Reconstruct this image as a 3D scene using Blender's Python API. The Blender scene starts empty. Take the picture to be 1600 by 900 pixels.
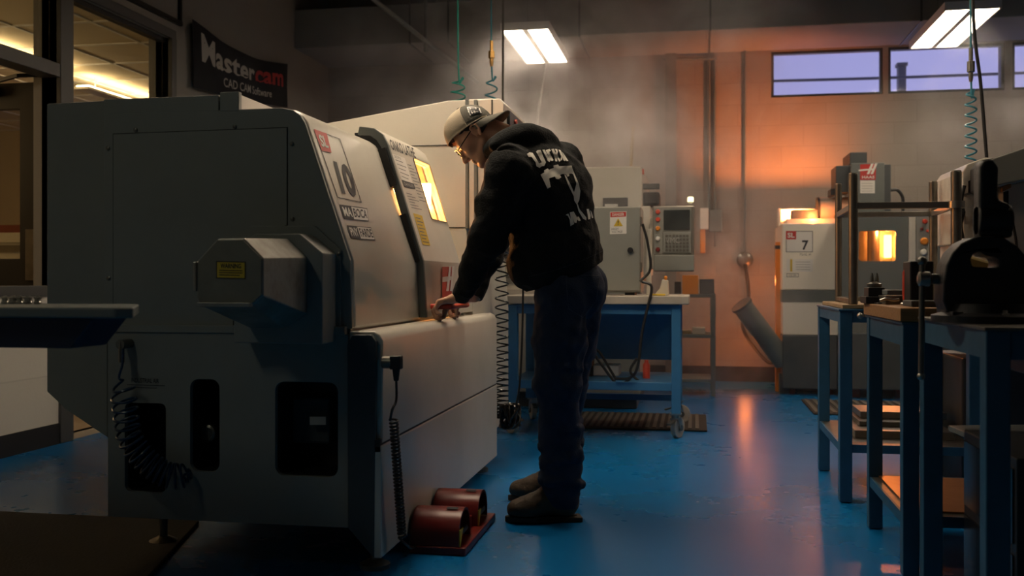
import bpy, bmesh, math, random
import numpy as np
from mathutils import Vector, Matrix
from mathutils.geometry import tessellate_polygon
from mathutils.bvhtree import BVHTree
random.seed(4)
SC = bpy.context.scene
COL = SC.collection
# ---------------------------------------------------------------- camera
CAMZ = 0.95
YAW = math.radians(10.38)
FPX = 1555.6
cd = bpy.data.cameras.new('camera'); cam = bpy.data.objects.new('camera', cd); COL.objects.link(cam)
cam.location = (0, 0, CAMZ); cam.rotation_euler = (math.pi / 2, 0, YAW)
cd.lens = 35; cd.sensor_width = 36; cd.shift_y = -12 / 1600
cd.dof.use_dof = True; cd.dof.focus_distance = 4.1; cd.dof.aperture_fstop = 3.2
cd.clip_start = 0.05
SC.camera = cam
SC.view_settings.view_transform = 'Standard'
try: SC.view_settings.look = 'None'
except Exception: pass
SC.view_settings.gamma = 1.0
SC.view_settings.exposure = 0.0
SC.view_settings.use_curve_mapping = False
SC.cycles.max_bounces = 8
SC.cycles.transparent_max_bounces = 12
SC.cycles.volume_bounces = 1
SC.cycles.volume_step_rate = 2.0
# ---------------------------------------------------------------- dusk sky
W = bpy.data.worlds.new('dusk'); SC.world = W; W.use_nodes = True
nt = W.node_tree; bg = nt.nodes['Background']
tc = nt.nodes.new('ShaderNodeTexCoord'); sp = nt.nodes.new('ShaderNodeSeparateXYZ')
cr = nt.nodes.new('ShaderNodeValToRGB')
nt.links.new(tc.outputs['Generated'], sp.inputs[0]); nt.links.new(sp.outputs['Z'], cr.inputs[0]); nt.links.new(cr.outputs[0], bg.inputs[0])
cr.color_ramp.elements[0].position = 0.0; cr.color_ramp.elements[0].color = (0.36, 0.34, 0.62, 1)
cr.color_ramp.elements[1].position = 0.6; cr.color_ramp.elements[1].color = (0.12, 0.16, 0.42, 1)
bg.inputs[1].default_value = 1.35
# lamp strengths, all in one place
L_CEIL = 26.0      # tubes of the ceiling lights
L_OFFICE = 20.0     # office troffers
L_LATHE = 30.0     # work lamp inside the big lathe
L_MILL = 16.0      # work lamp inside the far mill
ORANGE = (1.0, 0.235, 0.05)
WARM = (1.0, 0.80, 0.58)
# ---------------------------------------------------------------- picture measuring (pixel of the 1600x900 photo -> point in the room)
FW = Vector((-math.sin(YAW), math.cos(YAW), 0)); RT = Vector((math.cos(YAW), math.sin(YAW), 0)); UP = Vector((0, 0, 1))
C0 = Vector((0, 0, CAMZ))
def ray(px, py): return FW + RT * ((px - 800) / FPX) + UP * ((438 - py) / FPX)
def atd(px, py, d): return C0 + ray(px, py) * d
def aty(px, py, Y): r = ray(px, py); return C0 + r * (Y / r.y)
def atx(px, py, X): r = ray(px, py); return C0 + r * (X / r.x)
def atz(px, py, Z): r = ray(px, py); return C0 + r * ((Z - CAMZ) / r.z)
def atp(px, py, p, n): r = ray(px, py); return C0 + r * ((p - C0).dot(n) / r.dot(n))
# ---------------------------------------------------------------- materials
def mat(name, col, rough=0.5, metal=0.0, bump=0.0, bscale=40.0, var=0.0, vscale=6.0, emit=None, estr=0.0, coat=0.0, spec=0.5, brick=None, vcol=None, aniso=None):
    m = bpy.data.materials.new(name); m.use_nodes = True
    t = m.node_tree; b = t.nodes['Principled BSDF']
    b.inputs['Base Color'].default_value = (*col, 1); b.inputs['Roughness'].default_value = rough
    b.inputs['Metallic'].default_value = metal; b.inputs['Specular IOR Level'].default_value = spec
    b.inputs['Coat Weight'].default_value = coat; b.inputs['Coat Roughness'].default_value = 0.15
    if emit: b.inputs['Emission Color'].default_value = (*emit, 1); b.inputs['Emission Strength'].default_value = estr
    g = t.nodes.new('ShaderNodeTexCoord')
    src = None
    if brick:
        br = t.nodes.new('ShaderNodeTexBrick'); br.inputs['Scale'].default_value = 1.0
        br.inputs['Brick Width'].default_value = brick[0]; br.inputs['Row Height'].default_value = brick[1]
        br.inputs['Mortar Size'].default_value = 0.006; br.inputs['Mortar Smooth'].default_value = 0.6
        br.inputs['Color1'].default_value = (*col, 1); br.inputs['Color2'].default_value = (*[c * 0.93 for c in col], 1)
        br.inputs['Mortar'].default_value = (*[c * 0.86 for c in col], 1)
        mp = t.nodes.new('ShaderNodeMapping'); mp.inputs['Rotation'].default_value = brick[2]
        t.links.new(g.outputs['Object'], mp.inputs[0]); t.links.new(mp.outputs[0], br.inputs['Vector'])
        src = br.outputs['Color']
        bn = t.nodes.new('ShaderNodeBump'); bn.inputs['Strength'].default_value = 0.25; bn.inputs['Distance'].default_value = 0.004; bn.invert = True
        t.links.new(br.outputs['Fac'], bn.inputs['Height']); t.links.new(bn.outputs[0], b.inputs['Normal'])
        if not var: t.links.new(src, b.inputs['Base Color'])
    if var:
        n = t.nodes.new('ShaderNodeTexNoise'); n.inputs['Scale'].default_value = vscale; n.inputs['Detail'].default_value = 6; n.inputs['Roughness'].default_value = 0.65
        if aniso:
            mp2 = t.nodes.new('ShaderNodeMapping'); mp2.inputs['Scale'].default_value = aniso
            t.links.new(g.outputs['Object'], mp2.inputs[0]); t.links.new(mp2.outputs[0], n.inputs['Vector'])
        else: t.links.new(g.outputs['Object'], n.inputs['Vector'])
        r = t.nodes.new('ShaderNodeValToRGB'); r.color_ramp.elements[0].position = 0.3; r.color_ramp.elements[1].position = 0.7
        r.color_ramp.elements[0].color = (0, 0, 0, 1); r.color_ramp.elements[1].color = (1, 1, 1, 1)
        t.links.new(n.outputs['Fac'], r.inputs[0])
        mx = t.nodes.new('ShaderNodeMix'); mx.data_type = 'RGBA'
        c2 = vcol if vcol else tuple(c * (1 - var) for c in col)
        t.links.new(r.outputs[0], mx.inputs[0])
        if src is not None:
            mx.blend_type = 'MULTIPLY'; t.links.new(src, mx.inputs[6]); mx.inputs[7].default_value = (1 - var, 1 - var, 1 - var, 1)
        else:
            mx.inputs[6].default_value = (*col, 1); mx.inputs[7].default_value = (*c2, 1)
        t.links.new(mx.outputs[2], b.inputs['Base Color'])
        ro = t.nodes.new('ShaderNodeMapRange'); ro.inputs[3].default_value = max(0.02, rough - 0.08); ro.inputs[4].default_value = min(1, rough + 0.1)
        t.links.new(n.outputs['Fac'], ro.inputs[0]); t.links.new(ro.outputs[0], b.inputs['Roughness'])
    if bump:
        n = t.nodes.new('ShaderNodeTexNoise'); n.inputs['Scale'].default_value = bscale; n.inputs['Detail'].default_value = 4
        t.links.new(g.outputs['Object'], n.inputs['Vector'])
        bb = t.nodes.new('ShaderNodeBump'); bb.inputs['Strength'].default_value = bump; bb.inputs['Distance'].default_value = 0.01
        t.links.new(n.outputs['Fac'], bb.inputs['Height'])
        if brick: t.links.new(bn.outputs[0], bb.inputs['Normal'])
        t.links.new(bb.outputs[0], b.inputs['Normal'])
    return m
def emat(name, col, s):
    m = bpy.data.materials.new(name); m.use_nodes = True; t = m.node_tree; t.nodes.clear()
    e = t.nodes.new('ShaderNodeEmission'); o = t.nodes.new('ShaderNodeOutputMaterial')
    e.inputs[0].default_value = (*col, 1); e.inputs[1].default_value = s; t.links.new(e.outputs[0], o.inputs[0]); return m
def glassmat(name, tint=(0.9, 0.92, 0.9), gloss=0.08, rough=0.05):
    m = bpy.data.materials.new(name); m.use_nodes = True; t = m.node_tree; t.nodes.clear()
    a = t.nodes.new('ShaderNodeBsdfTransparent'); a.inputs[0].default_value = (*tint, 1)
    g = t.nodes.new('ShaderNodeBsdfGlossy'); g.inputs['Roughness'].default_value = rough
    x = t.nodes.new('ShaderNodeMixShader'); x.inputs[0].default_value = gloss; o = t.nodes.new('ShaderNodeOutputMaterial')
    t.links.new(a.outputs[0], x.inputs[1]); t.links.new(g.outputs[0], x.inputs[2]); t.links.new(x.outputs[0], o.inputs[0]); return m
M = {}
M['wall'] = mat('painted block wall', (0.30, 0.265, 0.235), 0.75, bump=0.15, bscale=60, var=0.12, vscale=1.2, brick=(0.4, 0.2, (math.pi / 2, 0, 0)))
M['wall_side'] = mat('painted side wall', (0.26, 0.25, 0.235), 0.8, bump=0.1, bscale=60, var=0.12, vscale=1.0)
M['cmu_white'] = mat('white block wall', (0.62, 0.60, 0.55), 0.7, bump=0.15, bscale=60, brick=(0.4, 0.2, (math.pi / 2, 0, math.pi / 2)))
M['ceil'] = mat('dark ceiling', (0.10, 0.105, 0.10), 0.9)
M['floor'] = mat('blue epoxy floor', (0.002, 0.15, 0.43), 0.27, var=0.10, vscale=0.5, bump=0.004, bscale=2, spec=0.36, vcol=(0.002, 0.138, 0.395))
M['officefloor'] = mat('office floor', (0.25, 0.2, 0.15), 0.6)
M['officewall'] = mat('office wall', (0.62, 0.52, 0.36), 0.8)
M['officeceil'] = mat('office ceiling tile', (0.70, 0.60, 0.42), 0.9, bump=0.3, bscale=120)
M['base_black'] = mat('black rubber base', (0.012, 0.012, 0.014), 0.6)
M['frame_dark'] = mat('dark bronze frame', (0.02, 0.02, 0.02), 0.45, 0.3)
M['frame_grey'] = mat('grey frame', (0.085, 0.085, 0.085), 0.5, 0.2)
M['cream'] = mat('machine cream paint', (0.60, 0.57, 0.50), 0.33, var=0.10, vscale=3.0, bump=0.05, bscale=150, coat=0.25)
M['creamlight'] = mat('pale machine paint', (0.80, 0.75, 0.65), 0.35)
M['grey'] = mat('machine grey paint', (0.25, 0.255, 0.235), 0.45, bump=0.06, bscale=200, var=0.10, vscale=4)
M['seam'] = mat('panel shadow gap', (0.02, 0.02, 0.02), 0.7)
M['greydark'] = mat('machine dark grey trim', (0.13, 0.145, 0.14), 0.42, bump=0.04, bscale=150)
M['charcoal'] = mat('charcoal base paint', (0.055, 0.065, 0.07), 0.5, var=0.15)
M['black'] = mat('black plastic', (0.012, 0.012, 0.013), 0.45)
M['blackgloss'] = mat('black gloss', (0.01, 0.01, 0.011), 0.2)
M['screen'] = mat('dark screen', (0.03, 0.035, 0.035), 0.12)
M['steel'] = mat('bright steel', (0.46, 0.44, 0.40), 0.3, 0.9, var=0.2, vscale=20)
M['steeldark'] = mat('oiled steel', (0.22, 0.21, 0.185), 0.35, 0.8, var=0.3, vscale=15)
M['castiron'] = mat('black cast iron', (0.014, 0.014, 0.015), 0.5, 0.2, bump=0.2, bscale=60)
M['cover'] = mat('worn metal cover', (0.42, 0.43, 0.41), 0.38, 0.55, var=0.30, vscale=9, bump=0.05, bscale=80, vcol=(0.24, 0.215, 0.18))
M['coverface'] = mat('worn cover face', (0.22, 0.205, 0.165), 0.55, 0.2, var=0.3, vscale=7)
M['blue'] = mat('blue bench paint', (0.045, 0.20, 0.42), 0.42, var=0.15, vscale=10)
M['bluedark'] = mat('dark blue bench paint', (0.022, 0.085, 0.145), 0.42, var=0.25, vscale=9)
M['navy'] = mat('navy paint', (0.008, 0.018, 0.045), 0.4)
M['worktop'] = mat('laminate worktop', (0.50, 0.45, 0.38), 0.5, var=0.15, vscale=8)
M['wood'] = mat('stained wood block', (0.36, 0.17, 0.055), 0.55, var=0.35, vscale=6, aniso=(1, 8, 18))
M['woodpale'] = mat('pale wood board', (0.34, 0.24, 0.13), 0.6, var=0.3, vscale=6)
M['red'] = mat('red paint', (0.17, 0.012, 0.010), 0.35, var=0.15, vscale=10)
M['redbright'] = mat('red sticker', (0.50, 0.03, 0.025), 0.45)
M['redplastic'] = mat('red plastic', (0.60, 0.06, 0.03), 0.4)
M['white'] = mat('white paper', (0.72, 0.70, 0.66), 0.6)
M['whiteprint'] = mat('white print', (0.88, 0.84, 0.76), 0.75)
M['greyprint'] = mat('grey print', (0.40, 0.39, 0.37), 0.8)
M['redprint'] = mat('red print', (0.35, 0.02, 0.02), 0.8)
M['ink'] = mat('dark ink', (0.02, 0.022, 0.03), 0.5)
M['inkgrey'] = mat('grey ink', (0.12, 0.12, 0.13), 0.5)
M['yellow'] = mat('yellow label', (0.62, 0.42, 0.03), 0.5)
M['orangeplastic'] = mat('orange plastic', (0.75, 0.25, 0.02), 0.35)
M['rubber'] = mat('rubber mat', (0.016, 0.015, 0.014), 0.75, bump=0.2, bscale=90)
M['matrib'] = mat('ribbed mat', (0.11, 0.10, 0.085), 0.6)
M['banner'] = mat('black vinyl banner', (0.008, 0.010, 0.016), 0.7, spec=0.2)
M['green'] = mat('green hose', (0.02, 0.30, 0.24), 0.35)
M['teal'] = mat('teal hose', (0.05, 0.25, 0.32), 0.35)
M['bluehose'] = mat('navy coil hose', (0.015, 0.04, 0.09), 0.3)
M['brass'] = mat('brass', (0.55, 0.32, 0.10), 0.3, 0.9)
M['cardboard'] = mat('cardboard', (0.30, 0.21, 0.06), 0.7, var=0.2)
M['cap_beige'] = mat('beige cap mesh', (0.55, 0.47, 0.35), 0.85, bump=0.4, bscale=400)
M['cap_grey'] = mat('grey cap panel', (0.12, 0.115, 0.095), 0.85, bump=0.4, bscale=400)
M['hoodie'] = mat('black hoodie fleece', (0.007, 0.0085, 0.0095), 0.92, bump=0.45, bscale=130, spec=0.25)
M['denim'] = mat('dark denim', (0.019, 0.036, 0.075), 0.85, bump=0.4, bscale=260, var=0.35, vscale=9, spec=0.25)
M['boot'] = mat('brown leather boot', (0.075, 0.05, 0.028), 0.6, bump=0.3, bscale=60, var=0.3, vscale=14)
M['sole'] = mat('dark boot sole', (0.028, 0.02, 0.013), 0.6)
M['skin'] = mat('skin', (0.58, 0.31, 0.20), 0.5, bump=0.08, bscale=120, var=0.12, vscale=20)
M['skin'].node_tree.nodes['Principled BSDF'].inputs['Subsurface Weight'].default_value = 0.12
M['skin'].node_tree.nodes['Principled BSDF'].inputs['Subsurface Radius'].default_value = (0.01, 0.004, 0.002)
M['hair'] = mat('dark brown hair', (0.018, 0.012, 0.008), 0.6, bump=0.8, bscale=300)
M['tube'] = emat('lit tube', WARM, L_CEIL)
M['tube_key'] = emat('lit tube key', WARM, 38.0); M['tube_right'] = emat('lit tube right', WARM, 9.0); M['tube_mid_fill'] = emat('lit tube mid fill', WARM, 22.0); M['tube_front_fill'] = emat('lit tube front fill', (0.95, 0.95, 0.74), 6.5)
M['officelamp'] = emat('lit office diffuser', (1.0, 0.70, 0.36), L_OFFICE)
M['lamp_lathe'] = emat('lit lathe lamp', (1.0, 0.50, 0.17), L_LATHE)
M['lamp_mill'] = emat('lit mill lamp', (1.0, 0.42, 0.08), L_MILL)
M['beacon'] = emat('lit beacon', (1.0, 0.85, 0.45), 2.5)
M['glass'] = glassmat('clear glass'); M['highglass'] = glassmat('high window glass', (0.95, 0.95, 0.95), 0.008, 0.1)
M['doorglass'] = glassmat('lathe window glass', (0.95, 0.88, 0.78), 0.12, 0.25)
M['chamber'] = mat('oily chamber steel', (0.55, 0.46, 0.34), 0.35, 0.5, var=0.3, vscale=8)
# ---------------------------------------------------------------- mesh builder
class MB:
    def __init__(s): s.v = []; s.f = []
    def add(s, vs, fs):
        o = len(s.v); s.v += [Vector(v) for v in vs]; s.f += [tuple(i + o for i in f) for f in fs]; return s
    def box(s, x0, x1, y0, y1, z0, z1):
        vs = [(x, y, z) for x in (x0, x1) for y in (y0, y1) for z in (z0, z1)]
        return s.add(vs, [(0, 1, 3, 2), (4, 6, 7, 5), (0, 4, 5, 1), (2, 3, 7, 6), (0, 2, 6, 4), (1, 5, 7, 3)])
    def obox(s, c, ax, ay, az, hx, hy, hz):
        c = Vector(c); ax = Vector(ax).normalized() * hx; ay = Vector(ay).normalized() * hy; az = Vector(az).normalized() * hz
        vs = [c + i * ax + j * ay + k * az for i in (-1, 1) for j in (-1, 1) for k in (-1, 1)]
        return s.add(vs, [(0, 1, 3, 2), (4, 6, 7, 5), (0, 4, 5, 1), (2, 3, 7, 6), (0, 2, 6, 4), (1, 5, 7, 3)])
    def bar(s, p0, p1, w, h=None, up=UP):
        p0 = Vector(p0); p1 = Vector(p1); d = (p1 - p0); L = d.length; d.normalize(); h = h or w
        if abs(d.dot(up)) > 0.98: up = Vector((0, 1, 0))
        a = d.cross(up).normalized(); b = a.cross(d)
        return s.obox((p0 + p1) / 2, d, a, b, L / 2, w / 2, h / 2)
    def cyl(s, p0, p1, r0, r1=None, n=20, cap=True):
        p0 = Vector(p0); p1 = Vector(p1); r1 = r0 if r1 is None else r1; d = (p1 - p0).normalized()
        a = d.orthogonal().normalized(); b = d.cross(a)
        vs = []
        for p, r in ((p0, r0), (p1, r1)):
            for i in range(n): t = 2 * math.pi * i / n; vs.append(p + (a * math.cos(t) + b * math.sin(t)) * r)
        fs = [(i, (i + 1) % n, n + (i + 1) % n, n + i) for i in range(n)]
        if cap: fs += [tuple(range(n - 1, -1, -1)), tuple(range(n, 2 * n))]
        return s.add(vs, fs)
    def lathe(s, c, axis, prof, n=24):   # prof: list of (h, r)
        c = Vector(c); d = Vector(axis).normalized(); a = d.orthogonal().normalized(); b = d.cross(a); vs = []; fs = []
        for h, r in prof:
            for i in range(n): t = 2 * math.pi * i / n; vs.append(c + d * h + (a * math.cos(t) + b * math.sin(t)) * max(r, 1e-5))
        m = len(prof)
        for k in range(m - 1):
            for i in range(n): fs.append((k * n + i, k * n + (i + 1) % n, (k + 1) * n + (i + 1) % n, (k + 1) * n + i))
        fs += [tuple(range(n - 1, -1, -1)), tuple(range((m - 1) * n, m * n))]
        return s.add(vs, fs)
    def tube(s, pts, r, n=8, rads=None):
        pts = [Vector(p) for p in pts]; m = len(pts); vs = []; fs = []
        t0 = (pts[1] - pts[0]).normalized(); a = t0.orthogonal().normalized()
        for i, p in enumerate(pts):
            t = (pts[min(i + 1, m - 1)] - pts[max(i - 1, 0)])
            t = t.normalized() if t.length > 1e-9 else t0
            a = (a - t * a.dot(t)); a = a.normalized() if a.length > 1e-6 else t.orthogonal().normalized(); b = t.cross(a)
            rr = rads[i] if rads else r
            for k in range(n): q = 2 * math.pi * k / n; vs.append(p + (a * math.cos(q) + b * math.sin(q)) * rr)
        for i in range(m - 1):
            for k in range(n): fs.append((i * n + k, i * n + (k + 1) % n, (i + 1) * n + (k + 1) % n, (i + 1) * n + k))
        fs += [tuple(range(n - 1, -1, -1)), tuple(range((m - 1) * n, m * n))]
        return s.add(vs, fs)
    def prism(s, poly, f0, f1, holes=()):
        # poly: 2D outline; f0, f1 map a 2D point to the two end surfaces
        loops = [list(poly)] + [list(h) for h in holes]
        flat = [p for l in loops for p in l]; N = len(flat)
        tris = tessellate_polygon([[Vector((p[0], p[1], 0)) for p in l] for l in loops]) if holes else [tuple(range(N))]
        vs = [Vector(f0(*p)) for p in flat] + [Vector(f1(*p)) for p in flat]
        fs = [tuple(t) for t in tris] + [tuple(i + N for i in reversed(t)) for t in tris]
        o = 0
        for l in loops:
            n = len(l)
            for i in range(n): a = o + i; b = o + (i + 1) % n; fs.append((a, b, b + N, a + N))
            o += n
        return s.add(vs, fs)
    def py(s, poly, y0, y1, holes=()): return s.prism(poly, lambda x, z: (x, y0, z), lambda x, z: (x, y1, z), holes)
    def px(s, poly, x0, x1, holes=()): return s.prism(poly, lambda y, z: (x0, y, z), lambda y, z: (x1, y, z), holes)
    def pz(s, poly, z0, z1, holes=()): return s.prism(poly, lambda x, y: (x, y, z0), lambda x, y: (x, y, z1), holes)
    def ball(s, c, r, n=14, sc=(1, 1, 1)):
        c = Vector(c); vs = []; fs = []; m = n // 2
        for i in range(m + 1):
            a = math.pi * i / m
            for k in range(n): b = 2 * math.pi * k / n; vs.append(c + Vector((math.sin(a) * math.cos(b) * sc[0], math.sin(a) * math.sin(b) * sc[1], math.cos(a) * sc[2])) * r)
        for i in range(m):
            for k in range(n): fs.append((i * n + k, i * n + (k + 1) % n, (i + 1) * n + (k + 1) % n, (i + 1) * n + k))
        return s.add(vs, fs)
    def build(s, name, m, parent=None, bevel=0.0, smooth=False, seg=2, sub=0):
        me = bpy.data.meshes.new(name); me.from_pydata([tuple(v) for v in s.v], [], s.f)
        bm = bmesh.new(); bm.from_mesh(me); bmesh.ops.remove_doubles(bm, verts=bm.verts, dist=1e-6)
        bmesh.ops.recalc_face_normals(bm, faces=bm.faces); bm.to_mesh(me); bm.free()
        me.materials.append(m)
        if smooth:
            me.polygons.foreach_set('use_smooth', [True] * len(me.polygons))
        o = bpy.data.objects.new(name, me); COL.objects.link(o)
        if bevel:
            b = o.modifiers.new('bevel', 'BEVEL'); b.width = bevel; b.segments = seg; b.limit_method = 'ANGLE'; b.angle_limit = 0.6; b.harden_normals = False
        if smooth == 'auto' or (smooth and not sub):
            try: me.set_sharp_from_angle(angle=math.radians(40))
            except Exception: pass
        if sub: u = o.modifiers.new('sub', 'SUBSURF'); u.levels = sub; u.render_levels = sub
        if parent is not None: o.parent = parent
        return o
def rrect(x0, x1, z0, z1, r, n=5):
    out = []
    for cx, cz, a0 in ((x1 - r, z1 - r, 0), (x0 + r, z1 - r, 90), (x0 + r, z0 + r, 180), (x1 - r, z0 + r, 270)):
        for i in range(n + 1): a = math.radians(a0 + 90 * i / n); out.append((cx + r * math.cos(a), cz + r * math.sin(a)))
    return out
def tag(o, label=None, cat=None, group=None, kind=None):
    if label: o['label'] = label
    if cat: o['category'] = cat
    if group: o['group'] = group
    if kind: o['kind'] = kind
    return o
def struct(mb, name, m, **k): return tag(mb.build(name, m, **k), kind='structure')
def empty(name, label, cat, group=None):
    o = bpy.data.objects.new(name, None); COL.objects.link(o); o.empty_display_size = 0.1; return tag(o, label, cat, group)
def copy_tree(o, parent=None):
    c = o.copy(); COL.objects.link(c); c.parent = parent
    for ch in o.children: copy_tree(ch, c)
    return c
def glyphs(txt, bold=0.0):
    cu = bpy.data.curves.new('t', 'FONT'); cu.body = txt; cu.offset = bold; cu.resolution_u = 3
    o = bpy.data.objects.new('t', cu); COL.objects.link(o)
    dg = bpy.context.evaluated_depsgraph_get(); me = bpy.data.meshes.new_from_object(o.evaluated_get(dg))
    vs = [Vector(v.co) for v in me.vertices]; fs = [tuple(p.vertices) for p in me.polygons]
    bpy.data.objects.remove(o); bpy.data.curves.remove(cu); bpy.data.meshes.remove(me)
    x0 = min(v.x for v in vs); x1 = max(v.x for v in vs); y0 = min(v.y for v in vs); y1 = max(v.y for v in vs)
    return [((v.x - x0) / (x1 - x0), (v.y - y0) / (y1 - y0)) for v in vs], fs
def bil(q, u, v):    # q: top-left, top-right, bottom-right, bottom-left ; v=1 at the top
    return (q[0] * (1 - u) + q[1] * u) * v + (q[3] * (1 - u) + q[2] * u) * (1 - v)
def txt(mb, s, q, bold=0.0, off=0.001, rect=(0, 1, 0, 1)):
    n = (q[1] - q[0]).cross(q[3] - q[0]).normalized() * -1
    if n.dot(C0 - q[0]) < 0: n = -n
    uv, fs = glyphs(s, bold)
    vs = [bil(q, rect[0] + u * (rect[1] - rect[0]), rect[2] + v * (rect[3] - rect[2])) + n * off for u, v in uv]
    mb.add(vs, fs); return mb
def quad(mb, q, off=0.001, rect=(0, 1, 0, 1)):
    n = (q[1] - q[0]).cross(q[3] - q[0]).normalized() * -1
    if n.dot(C0 - q[0]) < 0: n = -n
    vs = [bil(q, u, v) + n * off for u, v in ((rect[0], rect[3]), (rect[1], rect[3]), (rect[1], rect[2]), (rect[0], rect[2]))]
    mb.add(vs, [(0, 1, 2, 3)]); return mb
def slab(mb, q, off0, off1):
    n = (q[1] - q[0]).cross(q[3] - q[0]).normalized() * -1
    if n.dot(C0 - q[0]) < 0: n = -n
    vs = [p + n * off0 for p in q] + [p + n * off1 for p in q]
    mb.add(vs, [(0, 1, 2, 3), (7, 6, 5, 4), (0, 4, 5, 1), (1, 5, 6, 2), (2, 6, 7, 3), (3, 7, 4, 0)]); return mb
def outline(mb, q, w, off=0.0012):
    for r in ((0, 1, 1 - w[1], 1), (0, 1, 0, w[1]), (0, w[0], 0, 1), (1 - w[0], 1, 0, 1)): quad(mb, q, off, r)
    return mb
def helix(p0, p1, r, turns, n=14, axis2=None, grow=None):
    p0 = Vector(p0); p1 = Vector(p1); d = (p1 - p0).normalized(); a = d.orthogonal().normalized(); b = d.cross(a); out = []
    N = int(turns * n)
    for i in range(N + 1):
        t = i / N; q = 2 * math.pi * turns * t; rr = r * (grow(t) if grow else 1)
        out.append(p0.lerp(p1, t) + (a * math.cos(q) + b * math.sin(q)) * rr)
    return out
def bez(pts, n=10):   # catmull-rom
    P = [Vector(p) for p in pts]; P = [P[0] * 2 - P[1]] + P + [P[-1] * 2 - P[-2]]; out = []
    for i in range(1, len(P) - 2):
        for k in range(n):
            t = k / n; a, b, c, d = P[i - 1:i + 3]
            out.append(0.5 * ((2 * b) + (c - a) * t + (2 * a - 5 * b + 4 * c - d) * t * t + (3 * b - a - 3 * c + d) * t ** 3))
    out.append(P[-2]); return out
# ================================================================= THE ROOM
XL, XR, YB, YF, ZC = -3.65, 4.6, 9.6, -2.4, 3.9
struct(MB().box(XL - 0.2, XR + 0.2, YF - 0.2, YB + 0.2, -0.1, 0.0), 'floor', M['floor'])
struct(MB().box(XL - 0.2, XR + 0.2, YF - 0.2, YB + 0.2, ZC, ZC + 0.1), 'ceiling', M['ceil'])
# back wall with the high strip of windows
WZ0, WZ1 = 2.66, 3.09
wx = [aty(p, 100, YB).x for p in (1205, 1380, 1388, 1570, 1582, 1760)]
holes = [[(wx[i], WZ0), (wx[i + 1], WZ0), (wx[i + 1], WZ1), (wx[i], WZ1)] for i in (0, 2, 4)]
struct(MB().py([(XL - 0.2, 0), (XR + 0.2, 0), (XR + 0.2, ZC), (XL - 0.2, ZC)], YB, YB + 0.2, holes), 'wall_back', M['wall'])
for k, i in enumerate((0, 2, 4)):
    w = struct(MB().py([(wx[i], WZ0), (wx[i + 1], WZ0), (wx[i + 1], WZ1), (wx[i], WZ1)], YB + 0.02, YB + 0.07,
        [[(wx[i] + 0.025, WZ0 + 0.025), (wx[i + 1] - 0.025, WZ0 + 0.025), (wx[i + 1] - 0.025, WZ1 - 0.025), (wx[i] + 0.025, WZ1 - 0.025)]]), 'window_%d' % (k + 1), M['frame_dark'])
    MB().box(wx[i] + 0.02, wx[i + 1] - 0.02, YB + 0.04, YB + 0.046, WZ0 + 0.02, WZ1 - 0.02).build('pane', M['highglass'], w)
struct(MB().box(XR, XR + 0.2, YF, YB, 0, ZC), 'wall_right', M['wall_side'])
struct(MB().box(XL - 0.2, XR + 0.2, YF - 0.2, YF, 0, ZC), 'wall_front', M['wall_side'])
# left wall: office glazing (bays split at the door jamb Y=5.3)
J0, J1 = 5.22, 5.34
DZ = 2.13; TZ = 2.66
YW0, YW1 = 3.6, 6.47
struct(MB().px([(YF, 0), (YB, 0), (YB, ZC), (YF, ZC)], XL - 0.15, XL,
    [[(YW0, 0.9), (J0, 0.9), (J0, TZ), (YW0, TZ)], [(J1, 0.001), (YW1, 0.001), (YW1, TZ), (J1, TZ)]]), 'wall_left', M['wall_side'])
struct(MB().box(XL, XL + 0.012, YF, J0, 0.12, 0.9), 'wall_left_lower', M['cmu_white'])
struct(MB().box(XL, XL + 0.02, YF, J0, 0.0, 0.12).box(XL, XL + 0.02, YW1 + 0.05, YB, 0, 0.12), 'baseboard_left', M['base_black'])
struct(MB().box(XL, XR, YB - 0.02, YB, 0, 0.14), 'baseboard_back', M['base_black'])
# window_4: the glazing frame
fr = MB()
fr.box(XL - 0.1, XL + 0.03, J0, J1, 0, TZ + 0.05)                 # jamb
fr.box(XL - 0.1, XL + 0.03, YW0 - 0.05, YW1 + 0.06, TZ, TZ + 0.06)   # head
fr.box(XL - 0.1, XL + 0.03, YW1, YW1 + 0.06, 0, TZ)               # right jamb
fr.box(XL - 0.1, XL + 0.03, YW0 - 0.05, YW0, 0.85, TZ)
fr.box(XL - 0.1, XL + 0.025, YW0, J0, DZ - 0.0, DZ + 0.08)        # transom bar
fr.box(XL - 0.1, XL + 0.025, YW0, J0, 0.86, 0.92)
w4 = struct(fr, 'window_4', M['frame_grey'], bevel=0.004)
MB().box(XL - 0.05, XL - 0.045, YW0, J0, DZ + 0.08, TZ).build('pane', M['glass'], w4)
MB().box(XL - 0.05, XL - 0.045, J1, YW1, 0.9, TZ).build('pane', M['glass'], w4)
MB().box(XL - 0.075, XL - 0.02, YW0, YW1, TZ - 0.03, TZ).build('glazing_bead', M['frame_dark'], w4)
# wall trim line and conduit above
struct(MB().box(XL, XL + 0.03, YW0 - 0.2, 6.62, TZ + 0.12, TZ + 0.15), 'trim_1', M['frame_dark'])
struct(MB().box(XL, XL + 0.02, 6.60, 6.63, TZ + 0.12, ZC), 'trim_2', M['frame_dark'])
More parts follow.
